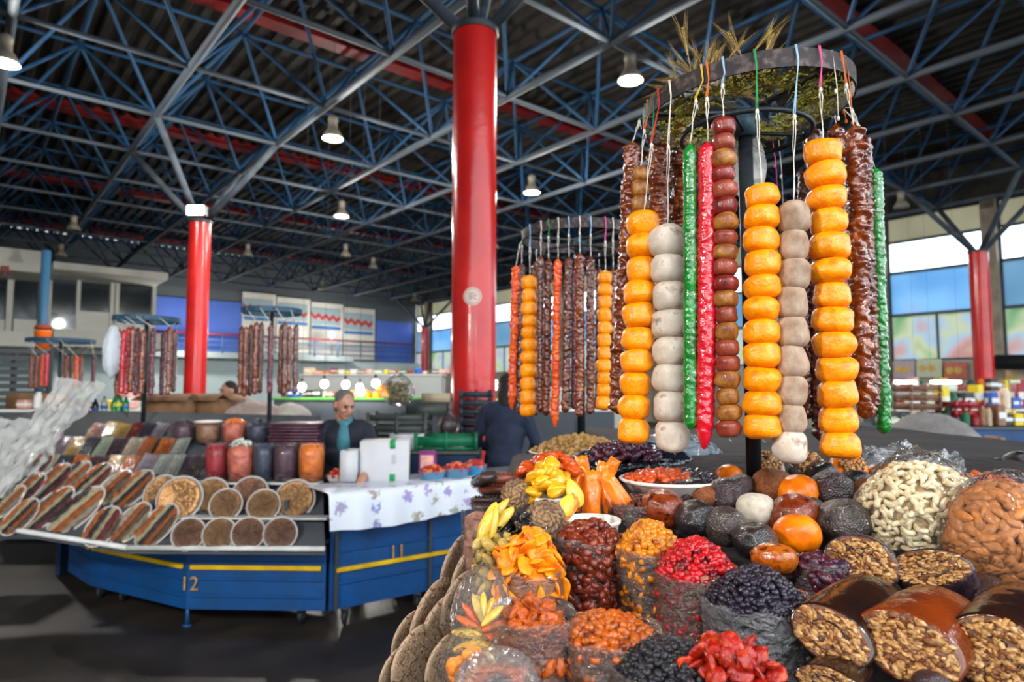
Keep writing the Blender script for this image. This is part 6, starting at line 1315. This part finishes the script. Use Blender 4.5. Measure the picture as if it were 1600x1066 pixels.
# right side
counter(1385,1640,668,7.6,1.2,'blue fronted counter loaded with goods at the right behind the nuts',m_blue,m_greyc); goods(1392,1640,667,7.6,1,PAL,'blurred coloured package on the right blue counter','goods on the right blue counter',hmax=34)
counter(1400,1660,640,10.5,1.0,'second grey counter further back at the right',m_greyc,m_wp); goods(1400,1660,639,10.5,1,PAL,'blurred package on the grey counter behind the blue one','goods on the right grey counter',hmin=14,hmax=40)
counter(1390,1700,612,15,1.2,'far counter under the right windows',m_whc,m_whc); goods(1390,1640,611,15,1,PAL,'small package on the far right counter','goods on the far right counter',hmin=8,hmax=22)
counter(765,960,640,9.5,1.0,'dark counter between the two ring stands',m_greyc,m_wp); goods(770,960,639,9.5,1,PAL,'blurred package on the counter between the ring stands','goods between the ring stands',hmin=8,hmax=26)
counter(780,980,606,16,1.0,'far pale counter seen between the thick column and the ring',m_whc,m_wp); goods(780,980,605,16,1,PAL,'tiny package on the far counter right of the thick column','goods right of the thick column',hmin=5,hmax=14)
for k in range(4): crate(1433,655-14*k,8.2,44,13,.35,('lowest','second','third','topmost')[k]+' pale crate of the stack on the right, left of the red column foot',mat('crate_wood','7a5844',.7),1)
for k in range(3): crate(1500+46*(k%2),652-14*(k//2),8.0,42,13,.35,('red crate right of the pale stack','yellow brown crate at the right of the red one','red crate on top of the lower red crate')[k],(cols['red'],cols['yellow'],cols['red'])[k],1)
g=MB(); c=P(1592,628,12); g.bbox(c,(.45,.4,.32),.01); g.box(c+Vector((0,-.202,.02)),(.46,.006,.05)); o=g.build('yellow_carton',mat('yellow_carton','d89818',.6),origin=c); tag(o,'yellow orange carton at the right edge behind the column','box')
counter(1385,1540,728,5.7,1.1,'low counter under the grey tarpaulin heap at the right',m_greyc,m_wp)
counter(1350,1680,742,3.5,1.2,'grey topped counter just behind the front stall at the right',m_greyc,m_greyc)
mound('grey_tarpaulin','grey tarpaulin heap between the green string and the blue counter','tarpaulin',1452,690,6.2,130,74,.45,mat('tarp_grey','8a8684',.7,col2='74706e',scale=4,bump=.5,bscale=10),11)
mound('white_sack','white printed sack right of the front ring','bag',1412,700,4.2,64,46,.12,mat('sack_white','b8bcc4',.5,bump=.4,bscale=18),13)
mound('grey_cloth','folded grey cloth at the right edge behind the black fruit','cloth',1590,728,3.7,90,40,.15,mat('cloth_grey','6e7a7c',.8,bump=.3,bscale=14),17)
sheet('plastic_sheet','crumpled clear plastic lying behind the almond bag at the right',[P(1480,752,2.0),P(1640,760,2.0),P(1620,722,2.5),P(1500,716,2.5)],m_fw,21,.02,24)
sheet('plastic_sheet','crumpled plastic on the dark cloth behind the opened persimmon',[P(1250,745,2.0),P(1380,742,2.0),P(1370,705,2.6),P(1270,700,2.6)],m_fw,22,.02,24)
goods(1470,1600,716,4.3,1,PAL,'blurred package on the grey counter just behind the front stall','goods just behind the front stall',hmin=12,hmax=30)
# posters on the wall base under the windows, light tubes, dark duct
def wallpt(px,py,off=-.25): return onplane(px,py,HW(0,B_RIGHT+off,0),BV)
for i,(x0,x1,y0,y1,k,lab) in enumerate(((1396,1430,563,592,'lilac','greyish poster under the first window, left'),(1432,1472,561,590,'green','greenish poster under the right window'),(1475,1512,566,592,'salmon','reddish poster near the right red column'),(1560,1600,578,604,'beige','beige poster right of the red column'))):
    a,b,c_,d_=wallpt(x0,y1),wallpt(x1,y1),wallpt(x1,y0),wallpt(x0,y0); g=MB(); g.poly([a,b,c_,d_],BV*-1,.02,0); q=.2
    for u in (.25,.6): m1=(a.lerp(b,u).lerp(d_.lerp(c_,u),.5)); g.lathe([(.12,0),(.12,.01)],14,m1-BV*.025,1,R=Matrix((AV,Vector((0,0,1)),-BV)).transposed())
    o=g.build('wall_poster',[cols[k],cols['yellow']],origin=a); tag(o,lab,'poster')
for i,(x0,x1,y) in enumerate(((1398,1430,597),(1455,1500,597))):
    a,b=P(x0,y,13),P(x1,y,13); t=thing('tube_lamp',('left' if i==0 else 'right')+' glowing light tube over the far right counter','lamp',a); g=MB(); g.tube([a,b],.03,8); g.build('light_tube',mat('tube_glow','f4fbff',.5,emit=12),t)
    for e in (a,b): g=MB(); g.tube([e,(e.x,e.y,10)],.002,4); g.build('wire',m_darkst,t)
a,b=wallpt(1556,566,-1.0),wallpt(1700,566,-1.0); g=MB(); g.tube([a,b],.24,14); o=g.build('dark_duct',m_rub,origin=a,smooth=True); tag(o,'thick dark pipe along the window wall at the right edge','pipe')
# left: far goods behind the plastic sheet
mound('white_bag','white plastic bag hung at the left edge of the ring behind the bottles','bag',176,552,5.42,26,76,.08,mat('bag_white','c8d0d8',.5,bump=.4,bscale=14),19)
opencarton(60,641,7.35,60,26,.4,'brown carton at the far left behind the plastic sheet',flaps=False); opencarton(20,690,5.9,70,34,.4,'large pale carton at the left edge',mat('card_pale','a88a70',.8),rz=.1,flaps=False)
counter(5,330,640,7.0,1.0,'counter carrying the furthest left ring stands',m_greyc,m_wp); goods(20,180,639,7.0,1,PAL,'blurred package on the counter behind the bottles','goods behind the bottles',hmin=8,hmax=26)
